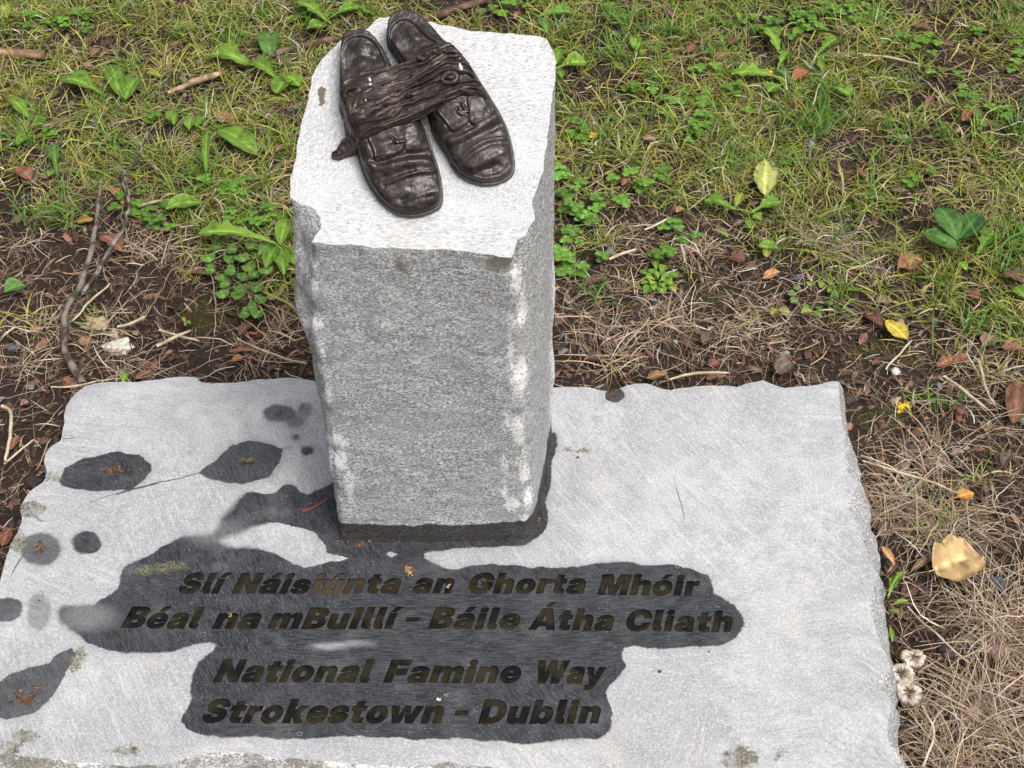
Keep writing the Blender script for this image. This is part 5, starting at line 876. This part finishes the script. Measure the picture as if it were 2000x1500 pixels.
# fallen leaves: each one a thing of its own
OR, RB, TN, YE, BR, DB = (.40, .17, .05), (.20, .075, .038), (.36, .24, .13), (.56, .44, .07), (.17, .085, .045), (.09, .05, .03)
FL = [((1492,388),(1494,320),44,'elm',(.40,.41,.12),'upright yellow-green elm leaf standing in the grass, centre right',.02),
 ((1755,530),(1797,503),36,'elm',OR,'orange and gold leaf lying on straw left of the dark three-leaf sprig',.008),
 ((1731,622),(1773,660),30,'elm',YE,'bright yellow folded leaf lying on the soil on the right',.012),
 ((1728,635),(1688,604),26,'ovate',RB,'red-brown ribbed leaf touching the bright yellow leaf',.006),
 ((1712,584),(1746,582),22,'ovate',TN,'small flat tan oval leaf above the bright yellow leaf',.01),
 ((1884,572),(1917,582),22,'elm',(.33,.11,.06),'small rusty leaf crossed by a green blade, right-hand side',.006),
 ((1958,535),(2002,555),36,'ovate',(.25,.13,.08),'large dull brown leaf cut by the right edge of the picture',.006),
 ((1425,508),(1455,514),28,'round',(.24,.09,.04),'crumpled rusty leaf on the straw below the wavy weeds',.006),
 ((1826,1110),(1916,1086),72,'maple',(.60,.40,.19),'large golden tan poplar-like leaf on straw right of the slab',.022),
 ((1780,1112),(1830,1082),14,'long',(.38,.22,.10),'narrow curled tan leaf tucked under the large golden leaf',.008),
 ((1955,672),(2004,678),22,'ovate',(.42,.17,.08),'brown curled leaf at the right edge above the straw tussock',.008),
 ((1920,668),(1946,648),26,'round',(.42,.25,.14),'thin tan leaf half covered by dead blades, right edge',.008),
 ((1832,712),(1862,696),20,'elm',(.50,.17,.06),'bright orange twisted leaf on dark soil, its lower half',.006),
 ((1862,700),(1890,690),16,'elm',(.42,.14,.06),'narrow orange leaf joined end to end with a bright orange leaf',.008),
 ((1868,972),(1902,964),22,'elm',(.62,.30,.07),'small glowing orange leaf in the straw right of the slab',.012),
 ((1990,740),(1978,830),40,'ovate',(.28,.11,.05),'brown leaf at the right edge beside the dead tussock',.006),
 ((1562,218),(1550,192),26,'elm',(.20,.045,.025),'dark red leaf at the foot of the bright tuft',.008),
 ((1550,150),(1580,134),24,'elm',(.50,.15,.045),'orange-red leaf just right of the ragged dandelion',.01),
 ((1486,146),(1512,134),16,'ovate',(.55,.33,.03),'small amber leaf caught in the ragged dandelion',.014),
 ((1878,244),(1898,218),16,'elm',(.45,.13,.05),'small orange leaf beside clover in the far right grass',.01),
 ((1806,216),(1820,192),12,'ovate',(.30,.14,.07),'slim brown leaf standing in the far right grass',.01),
 ((1778,52),(1822,60),14,'ovate',(.28,.12,.05),'brown leaf near the top right of the picture',.01),
 ((1833,90),(1860,100),14,'ovate',(.26,.13,.06),'little brown oval leaf under the long pale straws, top right',.01),
 ((1345,92),(1362,80),16,'round',(.40,.12,.07),'tiny red leaf in the middle of the top right grass',.01),
 ((1425,82),(1440,74),14,'round',(.24,.09,.05),'tiny dark brown leaf in the top grass, centre right',.01),
 ((1150,22),(1158,8),14,'ovate',(.34,.15,.08),'small brown leaf at the top edge right of the pillar',.01),
 ((1300,10),(1316,30),12,'ovate',(.36,.18,.10),'tan leaf at the top edge in the middle of the right grass',.01),
 ((1215,366),(1228,352),14,'elm',(.42,.15,.08),'small salmon-red leaf among the clover right of the pillar',.01),
 ((1255,275),(1280,272),16,'ovate',(.42,.24,.12),'pale tan leaf in dry grass right of the pillar',.01),
 ((1152,272),(1168,262),14,'ovate',(.50,.34,.06),'small yellow leaf beside clover near the pillar',.008),
 ((1320,420),(1336,412),14,'ovate',(.36,.26,.05),'yellowing small leaf above the three stones',.008),
 ((1390,455),(1422,470),14,'long',(.26,.32,.05),'slender yellow-green fallen leaf on the straw',.01),
 ((1490,540),(1525,528),18,'elm',(.52,.26,.12),'pale orange leaf below the flat yellow-green seedling',.006),
 ((1516,728),(1544,708),30,'round',(.22,.14,.10),'brown cupped leaf standing behind the slab back edge',.012),
 ((1140,708),(1180,704),20,'ovate',(.14,.075,.05),'dark brown chip-like leaf just behind the slab, right of the pillar',.006),
 ((1262,748),(1302,738),16,'ovate',(.42,.20,.05),'amber leaf lying along the slab back edge',.006),
 ((1386,716),(1404,708),16,'round',(.34,.12,.07),'small red-brown leaf behind the slab, middle right',.006),
 ((1374,670),(1392,642),24,'ovate',(.17,.09,.065),'dull brown upright leaf on the bare soil',.008),
 ((1378,744),(1412,740),14,'ovate',(.36,.14,.07),'rusty leaf touching the slab back edge, middle right',.004),
 ((1142,556),(1188,546),18,'round',(.20,.10,.06),'brown leaf on dark soil close to the pillar',.006),
 ((1440,616),(1458,622),10,'round',(.42,.22,.15),'tiny pinkish leaf on the straw above the slab',.006),
 ((416,222),(458,238),24,'elm',(.48,.25,.08),'tan-orange toothed leaf in the left grass',.008),
 ((32,332),(62,352),26,'elm',(.38,.13,.07),'red-brown leaf on bare soil at the left edge',.008),
 ((46,350),(74,362),24,'ovate',(.20,.13,.10),'grey-brown leaf under the red-brown leaf at the left edge',.005),
 ((218,362),(240,398),16,'long',(.55,.22,.05),'narrow orange leaf between the two long twigs',.01),
 ((150,436),(182,432),18,'elm',(.52,.26,.03),'amber leaf left of the thick twig',.006),
 ((200,460),(240,492),32,'elm',(.36,.14,.075),'brown leaf crossed by the thinner grey twig',.006),
 ((358,515),(408,528),20,'ovate',(.26,.13,.09),'pointed dusky brown leaf left of the ground ivy',.006),
 ((446,680),(496,674),15,'long',(.36,.13,.07),'long rusty leaf on the soil left of the pillar foot',.006),
 ((450,696),(474,690),14,'elm',(.55,.20,.05),'small vivid orange leaf under the long rusty leaf',.004),
 ((464,645),(490,622),20,'elm',(.20,.09,.055),'crumpled dark brown leaf left of the pillar',.006),
 ((266,740),(294,726),14,'ovate',(.34,.12,.06),'red-brown leaf lying against the slab back edge, left side',.004),
 ((122,732),(150,752),24,'elm',(.40,.14,.06),'bright rust leaf beside the foot of the long twig',.004),
 ((40,790),(56,782),14,'ovate',(.34,.16,.12),'small pinkish brown leaf left of the slab corner',.006),
 ((92,352),(108,340),10,'ovate',(.30,.12,.08),'speck-like brown leaf on the left soil',.006),
 ((176,106),(196,90),16,'ovate',(.34,.15,.08),'small brown leaf next to the broken stick, top left',.008),
 ((336,90),(350,82),10,'ovate',(.38,.14,.09),'tiny pink-brown leaf in the top left grass',.008),
 ((345,10),(355,2),10,'ovate',(.32,.12,.07),'tiny brown leaf at the top edge on the left',.008),
 ((1005,36),(1014,24),10,'elm',(.45,.17,.06),'small orange leaf behind the pillar top',.008),
 ((540,300),(552,288),10,'ovate',(.30,.14,.08),'small brown leaf close to the pillar left side',.008),
 ((1682,664),(1696,640),14,'ovate',(.34,.15,.09),'small brown leaf left of the bright yellow leaf',.004),
 ((1705,700),(1728,694),12,'ovate',(.22,.08,.05),'dark red-brown leaf near the white pebble',.004),
 ((1866,790),(1884,806),20,'ovate',(.24,.09,.06),'dark glossy reddish leaf in the straw, upper right of the slab',.008),
 ((1654,838),(1664,822),14,'elm',(.45,.20,.11),'tiny orange leaf at the slab right edge',.006),
 ((1685,962),(1698,972),12,'elm',(.46,.15,.05),'small orange-red leaf at the foot of the slab side',.004),
 ((1748,1104),(1722,1068),14,'long',(.50,.28,.14),'pale curled leaf between the slab and the large golden leaf',.008),
 ((1722,1050),(1734,1020),22,'ovate',(.20,.11,.08),'muddy brown leaf against the right side of the slab',.006),
 ((4,1066),(18,1030),26,'ovate',(.32,.10,.05),'rust-coloured leaf beside the slab left edge',.006),
 ((1860,880),(1886,876),14,'ovate',(.36,.24,.17),'pale pink-brown leaf in straw, far right',.01),
 ((1960,900),(1976,880),20,'ovate',(.16,.11,.09),'dark curled leaf in the straw at the far right',.01),
 ((20,878),(34,850),20,'elm',(.38,.15,.06),'orange-brown leaf on soil left of the slab',.006),
 ((1900,320),(1916,332),10,'ovate',(.34,.13,.07),'small brown leaf low in the far right grass',.008),
 ((1676,335),(1692,350),14,'ovate',(.32,.13,.07),'small russet leaf in the right-hand grass below the bright tuft',.008),
 ((1440,205),(1452,220),9,'ovate',(.40,.08,.05),'tiny red leaf in the clover of the right grass',.01),
 ((1400,112),(1424,104),16,'ovate',(.32,.18,.11),'faded brown leaf beside the ragged dandelion, to its upper left',.008)]
for b, tp, w, kind, col, lab, z in FL:
    _l = sum(col) / 3; col = tuple(.74 * (v * .78 + _l * .22) for v in col) if sum(col) < .9 else col
    o = place_leaf('fallen_leaf', b, tp, w, kind, col, M_DEAD, None, z0=z, curl=RNG.uniform(.02, .28), fold=RNG.uniform(.05, .28), wav=.22, seed=int(b[0] + b[1]) % 89, stalk=.12 if w > 20 else 0)
    tag(o, lab, 'fallen leaf', 'fallen leaves')

# ------------------------------------------------------------------ twigs, sticks, straws
def twig(name, label, cat, px, z, r_px, col, mat=M_BARK, knots=.25, group=None, on_slab=False, col2=None):
    P = np.array([on_z([q], zz)[0] for q, zz in zip(px, np.broadcast_to(z, len(px)))]); P = resample(P, .006, False); n = len(P)
    s = np.r_[0, np.cumsum(np.linalg.norm(np.diff(P[:, :2], axis=0), axis=1))]
    if not on_slab: P[:, 2] += gz(P[:, 0], P[:, 1]) * .5
    K = np.ones(5) / 5
    for k in range(3): P[:, k] = np.convolve(np.pad(P[:, k], 2, 'edge'), K, 'valid')
    P[:, 0] += fbm(s * 60, px[0][0], 0, 2) * .0018; d = np.linalg.norm(P.mean(0) - CAM); r = np.interp(np.linspace(0, 1, n), np.linspace(0, 1, len(r_px)), r_px) * d / F_PX / 2
    r = r * (1 + knots * .5 * fbm(s * 45, 3, px[0][1], 3)); o0 = P[0].copy(); V, F_ = tube(P - o0, r, 9)
    k = np.clip(fbm(V[:, 0] * 90, V[:, 1] * 90, V[:, 2] * 150, 3) * 1.8 + .5, 0, 1)[:, None]; k = k * (k > .35); C = np.array(col) * (1 - k) + np.array(col2 or np.array(col) * 1.9) * k
    return tag(mesh_obj(name, V, F_, mat, None, True, dict(col=C), loc=tuple(o0)), label, cat, group)
GRB, GRB2 = (.070, .050, .040), (.24, .21, .175)
twig('twig', 'long thick grey twig running up from the slab corner on the left', 'twig', [(165,752),(148,728),(132,698),(121,670),(124,640),(126,605),(140,578),(156,555),(165,525),(176,490),(184,455),(189,420),(191,385),(197,348)], [.012,.014,.018,.022,.024,.024,.024,.022,.02,.02,.02,.02,.022,.024], [14,13,12,12,10,9,8,6], GRB, col2=GRB2)
twig('twig', 'thinner forked-looking grey twig crossing right of the long thick twig', 'twig', [(160,572),(168,555),(185,532),(203,500),(222,472),(238,450),(247,425),(253,400),(248,375),(238,345),(246,325),(258,325),(270,300),(282,268),(300,240)], .022, [7,8,8,7,6,5,4,3], GRB, col2=(.30, .28, .25))
twig('twig', 'fine side twig forking upward from the thinner grey twig', 'twig', [(253,385),(248,360),(240,335),(232,310)], .026, [5,4,3], GRB, col2=GRB2)
twig('stick', 'pale stripped stick lying in the left grass', 'stick', [(322,177),(350,166),(380,156),(410,147),(440,138)], .014, [7,11,13,12,8], (.20, .13, .08), col2=(.48, .36, .22))
twig('stick', 'short thick broken stick at the left edge near the top', 'stick', [(-30,96),(20,98),(60,100),(92,101)], .012, [16,18,18,15], (.22, .12, .08), col2=(.48, .33, .20))
twig('surface_root', 'reddish root running under the grass toward the pillar top', 'root', [(520,104),(560,92),(600,82),(650,70),(700,60),(760,48)], .008, [10,14,14,15,14,12], (.085, .05, .04), col2=(.20, .13, .10))
twig('surface_root', 'reddish root at the top edge behind the pillar', 'root', [(800,40),(850,28),(880,20),(920,8),(960,-4)], .010, [10,14,15,14,12], (.085, .048, .038), col2=(.20, .12, .095))
twig('stick', 'slim tan stick half buried above the soil, left of the twigs', 'stick', [(60,250),(110,238),(150,228),(200,216)], .008, [5,7,7,5], (.14, .09, .065), col2=(.30, .24, .18))
twig('stick', 'tan stem under the oval leaf near the thin twigs', 'stick', [(262,402),(310,392),(360,384),(420,376)], .01, [7,6,5,4], (.24, .17, .10), col2=(.42, .32, .2))
ST1, ST2 = (.50, .40, .25), (.72, .62, .46)
for px, r, lab in (([(1680,893),(1740,912),(1810,935),(1880,965)], [4, 5, 5, 3], 'long straight pale straw sticking out from the slab right edge'), ([(1842,728),(1870,750),(1900,772),(1932,800)], [5, 7, 6, 4], 'thick pale straw slanting down on the right soil'),
  ([(1912,700),(1925,750),(1945,790)], [4, 4, 3], 'pale bent straw standing by the dead tussock'), ([(1726,720),(1750,695),(1785,655)], [3, 4, 3], 'thin grey stem running up toward the bright yellow leaf'),
  ([(95,752),(120,754),(165,748),(195,742)], [3, 4, 3], 'white curved straw behind the left slab corner'), ([(225,635),(262,626),(290,610)], [4, 6, 5], 'short chalky white stem left of the moss patch'),
  ([(305,640),(350,652),(392,662)], [5, 5, 4], 'flat pale stem lying below the moss patch'), ([(300,672),(340,655),(378,638)], [6, 7, 4], 'brown stem lying below the moss patch'),
  ([(460,652),(510,678),(560,695),(602,702)], [3, 5, 5], 'long tan stem leading to the pillar foot'), ([(140,628),(175,585),(218,545)], [3, 4, 3], 'thin pale stem leaning across the thick twig'),
  ([(1684,105),(1740,108),(1800,125)], [4, 5, 4], 'pale flattened straw in the top right grass'), ([(1620,130),(1600,165),(1588,205)], [2, 3, 3], 'fine white straw hanging beside the top right weed'),
  ([(1302,745),(1340,732),(1380,727),(1430,726)], [4, 6, 4], 'bowed tan straw lying along the slab back edge'), ([(1330,478),(1334,495),(1338,512)], [4, 5, 4], 'short upright white straw above the rosette'),
  ([(1185,510),(1215,495),(1250,485)], [5, 6, 4], 'pale split straw left of the rosette'), ([(1255,450),(1290,432),(1310,422)], [3, 5, 4], 'pale straw behind the small stones'),
  ([(1500,665),(1530,662),(1548,656)], [3, 4, 2], 'white straw on the soil behind the slab'), ([(0,905),(30,880),(70,850)], [4, 4, 3], 'tan straw stalk left of the slab'), ([(0,790),(22,800),(20,850),(5,900)], [7, 7, 5], 'bent tan stalk at the left edge beside the slab'),
  ([(1770,1180),(1850,1260),(1900,1300)], [3, 4, 3], 'tan stem slanting across the soil near the pale fungi'), ([(1800,1500),(1830,1430),(1800,1370)], [4, 5, 3], 'stiff tan stalk near the bottom right corner')):
    twig('straw_stalk', lab, 'straw stalk', px, np.linspace(.014, .030, len(px)), r, ST1, M_STRAW, .1, 'single pale straws', col2=ST2)
twig('twig', 'small red-brown twig on the wet stone by the pillar foot', 'twig', [(585,1000),(605,996),(625,984),(646,968)], [SZ + .002, SZ + .003, SZ + .005, SZ + .008], [4, 4, 3, 3], (.10, .025, .018), on_slab=True, col2=(.30, .08, .05))
twig('twig', 'brown hooked twig tip on the slab beside the red-brown twig', 'twig', [(582,994),(590,998),(604,997)], SZ + .002, [3, 4, 2], (.07, .03, .02), on_slab=True, col2=(.18, .08, .05))

# ------------------------------------------------------------------ stones, fungi, fluff, debris
def lump(name, label, cat, px, rx, ry, rz, col, mat=M_PEB, z=None, rough=.18, seed=0, n=14, group=None, zc=.35):
    zz = (.002 if z is None else z); c = on_z([px], zz)[0]; d = np.linalg.norm(c - CAM) / F_PX; g_ = float(gz(c[0], c[1])) if z is None else 0
    th = np.linspace(0, np.pi, n); ph = np.linspace(0, 2 * np.pi, 2 * n, endpoint=False); T_, P_ = np.meshgrid(th, ph, indexing='ij')
    D = np.stack([np.sin(T_) * np.cos(P_), np.sin(T_) * np.sin(P_), np.cos(T_)], -1).reshape(-1, 3); k = 1 + rough * fbm(D[:, 0] * 1.8 + seed, D[:, 1] * 1.8, D[:, 2] * 1.8, 3) * 2
    V = D * k[:, None] * np.array([rx * d, ry * d * 1.25, rz * d]); V[:, 2] += zc * rz * d
    C = np.array(col) * (1 + .45 * fbm(D[:, 0] * 5, D[:, 1] * 5, D[:, 2] * 5 + seed, 3))[:, None]
    return tag(mesh_obj(name, V, grid_faces(n, 2 * n, True), mat, None, True, dict(col=C), loc=(c[0], c[1], c[2] + g_)), label, cat, group)
lump('stone', 'smooth dark grey stone below the large golden leaf', 'stone', (1952,1140), 19, 12, 11, (.075, .078, .085), seed=3)
lump('stone', 'rounded pinkish stone half buried in straw, right of the fungi', 'stone', (1938,1278), 20, 15, 12, (.24, .15, .125), seed=5)
lump('pebble', 'small white pebble on dark soil right of the slab corner', 'pebble', (1750,718), 8, 7, 6, (.62, .60, .57), seed=6)
lump('stone', 'flat dusky stone on the straw below the wavy weeds', 'stone', (1318,440), 11, 11, 7, (.22, .17, .15), seed=7)
lump('pebble', 'tiny pale grey pebble on soil behind the slab', 'pebble', (1320,664), 5, 4, 4, (.30, .33, .31), seed=8)
lump('pebble', 'tiny blue-grey pebble on the soil, far right', 'pebble', (1837,746), 5, 6, 4, (.22, .28, .32), seed=9)
lump('stone', 'dark angular stone near the slab right corner', 'stone', (1660,770), 16, 10, 7, (.06, .045, .040), seed=10)
lump('stone', 'dark clod beside the slab left edge', 'stone', (58,932), 18, 13, 9, (.045, .03, .024), seed=11, rough=.3)
lump('stone', 'brown rounded clod under the fungi side straw', 'stone', (1850,1275), 18, 12, 9, (.045, .035, .032), seed=12, rough=.3)
lump('stone', 'dark round stone by the crumbs right of the slab', 'stone', (1768,860), 14, 9, 8, (.03, .028, .028), seed=13)
lump('stone', 'small grey stone left of the rosette', 'stone', (1192,495), 9, 8, 6, (.17, .16, .165), seed=14)
lump('pebble', 'pale pebble close behind the rosette', 'pebble', (1272,606), 5, 4, 3, (.4, .4, .38), seed=15)
lump('stone', 'small slate-grey stone at the left of the bare soil', 'stone', (26,678), 12, 6, 5, (.10, .105, .11), seed=16)
lump('pebble', 'reddish acorn-like nut in the top right straw', 'nut', (1874,805), 7, 12, 6, (.26, .09, .06), seed=17, rough=.05)
lump('stone', 'brown nut-shaped stone at the far right', 'stone', (1955,892), 12, 12, 8, (.15, .10, .08), seed=18, rough=.1)
lump('stone', 'small brown stone on soil beside the slab corner on the left', 'stone', (88,860), 9, 7, 6, (.12, .075, .055), seed=19)
lump('seed_fluff', 'white woolly tuft of fluff beside the long thick twig', 'fluff', (228,672), 22, 15, 11, (.66, .61, .53), M_DEAD, rough=.35, seed=21, n=26)
lump('seed_fluff', 'small tan woolly knob above the white fluff', 'fluff', (221,648), 9, 9, 7, (.50, .38, .27), M_DEAD, rough=.35, seed=22, n=18)
lump('dead_fungus', 'torn tan dried fungus right of the long thick twig', 'fungus', (186,629), 20, 10, 9, (.44, .33, .22), M_DEAD, rough=.4, seed=23, n=24)
lump('dead_fungus', 'small curled tan husk below the torn dried fungus', 'husk', (162,658), 10, 7, 6, (.34, .22, .12), M_DEAD, rough=.35, seed=24, n=18)
lump('dead_fungus', 'little two-tone yellow husk left of the thick twig', 'husk', (68,632), 9, 6, 4, (.42, .28, .13), M_DEAD, rough=.35, seed=25, n=16)
lump('yellow_petal_cluster', 'crumpled bright yellow flower scrap on dark soil', 'flower scrap', (1768,786), 11, 12, 5, (.80, .60, .02), M_DEAD, rough=.6, seed=26, n=24)
def fungus(label, px, rx, ry, seed, z=.02):
    c = on_z([px], z)[0]; d = np.linalg.norm(c - CAM) / F_PX; t = thing('bracket_fungus', label, 'fungus', (c[0], c[1], float(gz(c[0], c[1]))), 'pale frilled fungi beside the slab'); n, m = 20, 60
    r = np.linspace(0, 1, n); a = np.linspace(0, 2 * np.pi, m, endpoint=False); R_, A_ = np.meshgrid(r, a, indexing='ij'); fr = 1 + .03 * np.sin(A_ * 9 + seed) + .22 * fbm(np.cos(A_) * 2 + seed, np.sin(A_) * 2, 0, 3)
    X, Y = R_ * fr * rx * d * np.cos(A_), R_ * fr * ry * d * 1.2 * np.sin(A_); Z = .018 + .004 * R_ ** 2 - .005 * R_ ** 6 + .0014 * R_ * np.sin(A_ * 26 + seed + 5 * fbm(np.cos(A_) * 3, np.sin(A_) * 3, R_, 2)) + .004 * fbm(X * 70 + seed, Y * 70, 0, 2)
    stn = smooth(.22, .55, R_ + .55 * fbm(np.cos(A_) * 9 + seed, np.sin(A_) * 9, R_ * .8 + seed, 3)) * (1 - .8 * smooth(.86, 1, R_ + .2 * fbm(A_ * 3, R_, seed)))
    C = (np.array([.13, .05, .025]) * (1 - stn[..., None]) + np.array([.80, .72, .60]) * stn[..., None]) * (.8 + .5 * fbm(X * 260 + seed, Y * 260, 1, 3))[..., None]
    V = np.stack([X, Y, Z], -1).reshape(-1, 3); F_ = grid_faces(n, m, True); V2b = V.copy(); V2b[:, 2] -= .003; N = len(V); rim = (n - 1) * m + np.arange(m); r2 = (n - 1) * m + (np.arange(m) + 1) % m
    mesh_obj('fungus_cap', np.vstack([V, V2b]), [F_, F_[:, ::-1] + N, np.stack([rim, rim + N, r2 + N, r2], 1)], M_DEAD, t, True, dict(col=np.vstack([C.reshape(-1, 3)] * 2)))
    Vs, Fs = tube([(0, 0, -.004), (.001, 0, .006), (0, .001, .014)], [.005, .004, .005], 10); mesh_obj('fungus_stem', Vs, Fs, M_DEAD, t, True, dict(col=np.tile([.5, .42, .3], (len(Vs), 1))))
fungus('uppermost creamy frilled fungus beside the slab right edge', (1785,1280), 25, 17, 1); fungus('middle brown-centred frilled fungus beside the slab right edge', (1765,1304), 25, 20, 4, .024); fungus('lowest brown-centred frilled fungus beside the slab right edge', (1778,1350), 26, 22, 9)
def crumbs(label, px, rx, ry, n, pal, size=.0022, cat='leaf debris', z=None):
    """a little heap of flakes lying on the slab, one object each heap"""
    z = SZ if z is None else z; c = on_z([px], z)[0]; d = np.linalg.norm(c - CAM) / F_PX; Vs, Fs, Cs = [], [], []; base = np.array([(1, 0, 0), (.3, .6, .15), (-.6, .4, 0), (-1, -.2, .1), (-.2, -.6, 0), (.7, -.5, .1), (0, 0, .3)])
    for i in range(n):
        q = RNG.normal(0, .42, 2); a = RNG.uniform(0, 6.28); s = size * RNG.uniform(.4, 1.3); V = base * s * RNG.uniform(.6, 1.3, (7, 3)); V[:, 2] += abs(V[:, 0]) * RNG.uniform(0, .6) + .0008
        V = np.stack([V[:, 0] * math.cos(a) - V[:, 1] * math.sin(a) + q[0] * rx * d, V[:, 0] * math.sin(a) + V[:, 1] * math.cos(a) + q[1] * ry * d * 1.2, V[:, 2] + RNG.uniform(0, .0012)], 1)
        Fs.append(np.array([(0, 1, 6), (1, 2, 6), (2, 3, 6), (3, 4, 6), (4, 5, 6), (5, 0, 6)]) + 7 * i); Vs.append(V); Cs.append(np.tile(np.array(pal[i % len(pal)]) * RNG.uniform(.5, 1.4), (7, 1)))
    return tag(mesh_obj('leaf_debris', np.vstack(Vs), np.vstack(Fs), M_LITTER, None, False, dict(col=np.vstack(Cs)), loc=(c[0], c[1], z + float(slab_relief(c[0], c[1])))), label, cat, 'crumbs of debris on the slab')
B1 = [(.13, .07, .03), (.22, .11, .04), (.07, .045, .025)]; B2 = [(.12, .10, .045), (.20, .16, .08), (.05, .04, .025)]; B3 = [(.16, .08, .035), (.24, .12, .06), (.07, .04, .02)]
for lab, px, rx, ry, n, pal, sz_ in (('brown rotted crumbs in the large wet patch at upper left of the slab', (222,918), 36, 12, 34, B1, .0024), ('scrape of brown dirt at the left end of the large wet patch', (163,922), 16, 8, 10, B1, .0018), ('olive crusty leaf scrap in the pointed wet patch', (484,902), 20, 8, 40, B2, .0026),
  ('brown crumbs in the round wet spot near the slab left edge', (76,1072), 14, 14, 22, B1, .0022), ('brown crumbs in the tail-shaped wet patch, lower left', (48,1366), 22, 12, 40, B3, .0026), ('small trail of brown crumbs above the lower left heap', (74,1344), 10, 8, 12, B3, .0018), ('brown crumb in the spot left of the pillar', (546,808), 8, 6, 6, B1, .0016),
  ('tan crumbs in the wet bay left of the pillar foot', (500,1006), 26, 14, 14, B2, .0016), ('pale crumb in the wet lobe beside the pillar foot', (564,966), 9, 7, 8, B2, .0016), ('orange-brown crumbs in front of the pillar foot', (703,1066), 16, 6, 22, B3, .0020), ('tuft of brown fibres above the word Náisiúnta', (800,1118), 14, 10, 30, [(.28, .17, .07), (.16, .10, .05), (.36, .26, .14)], .0022),
  ('dry crumbs in the dark spot at the slab back edge', (1200,770), 12, 9, 20, B1, .0020), ('rusty crumbs at the right corner of the pillar foot', (1052,1018), 5, 12, 14, B3, .0018), ('crumbs on the small brown spot behind the pointed wet patch', (578,854), 7, 4, 6, B2, .0014), ('dirt crumbs on the dark spot right of the slab top left group', (592,800), 9, 12, 10, B2, .0016),
  ('pinkish crumb on a letter of the first line', (876,1148), 4, 5, 5, [(.5, .34, .25)], .0018), ('tan seed above the last line of lettering', (871,1360), 5, 4, 4, [(.30, .20, .11)], .0024), ('white speck above the last line of lettering', (857,1369), 4, 3, 4, [(.8, .8, .78)], .0018), ('tan seed lying on the second line of lettering', (450,1200), 5, 6, 5, [(.22, .17, .09)], .0018), ('faint straw crumbs left of the lettering', (80,1165), 8, 12, 6, B2, .0014)):
    crumbs(lab, px, rx, ry, n, pal, sz_)
crumbs('dark crumbs packed along the pillar front foot', (760,1058), 110, 3, 40, B1, .0018)
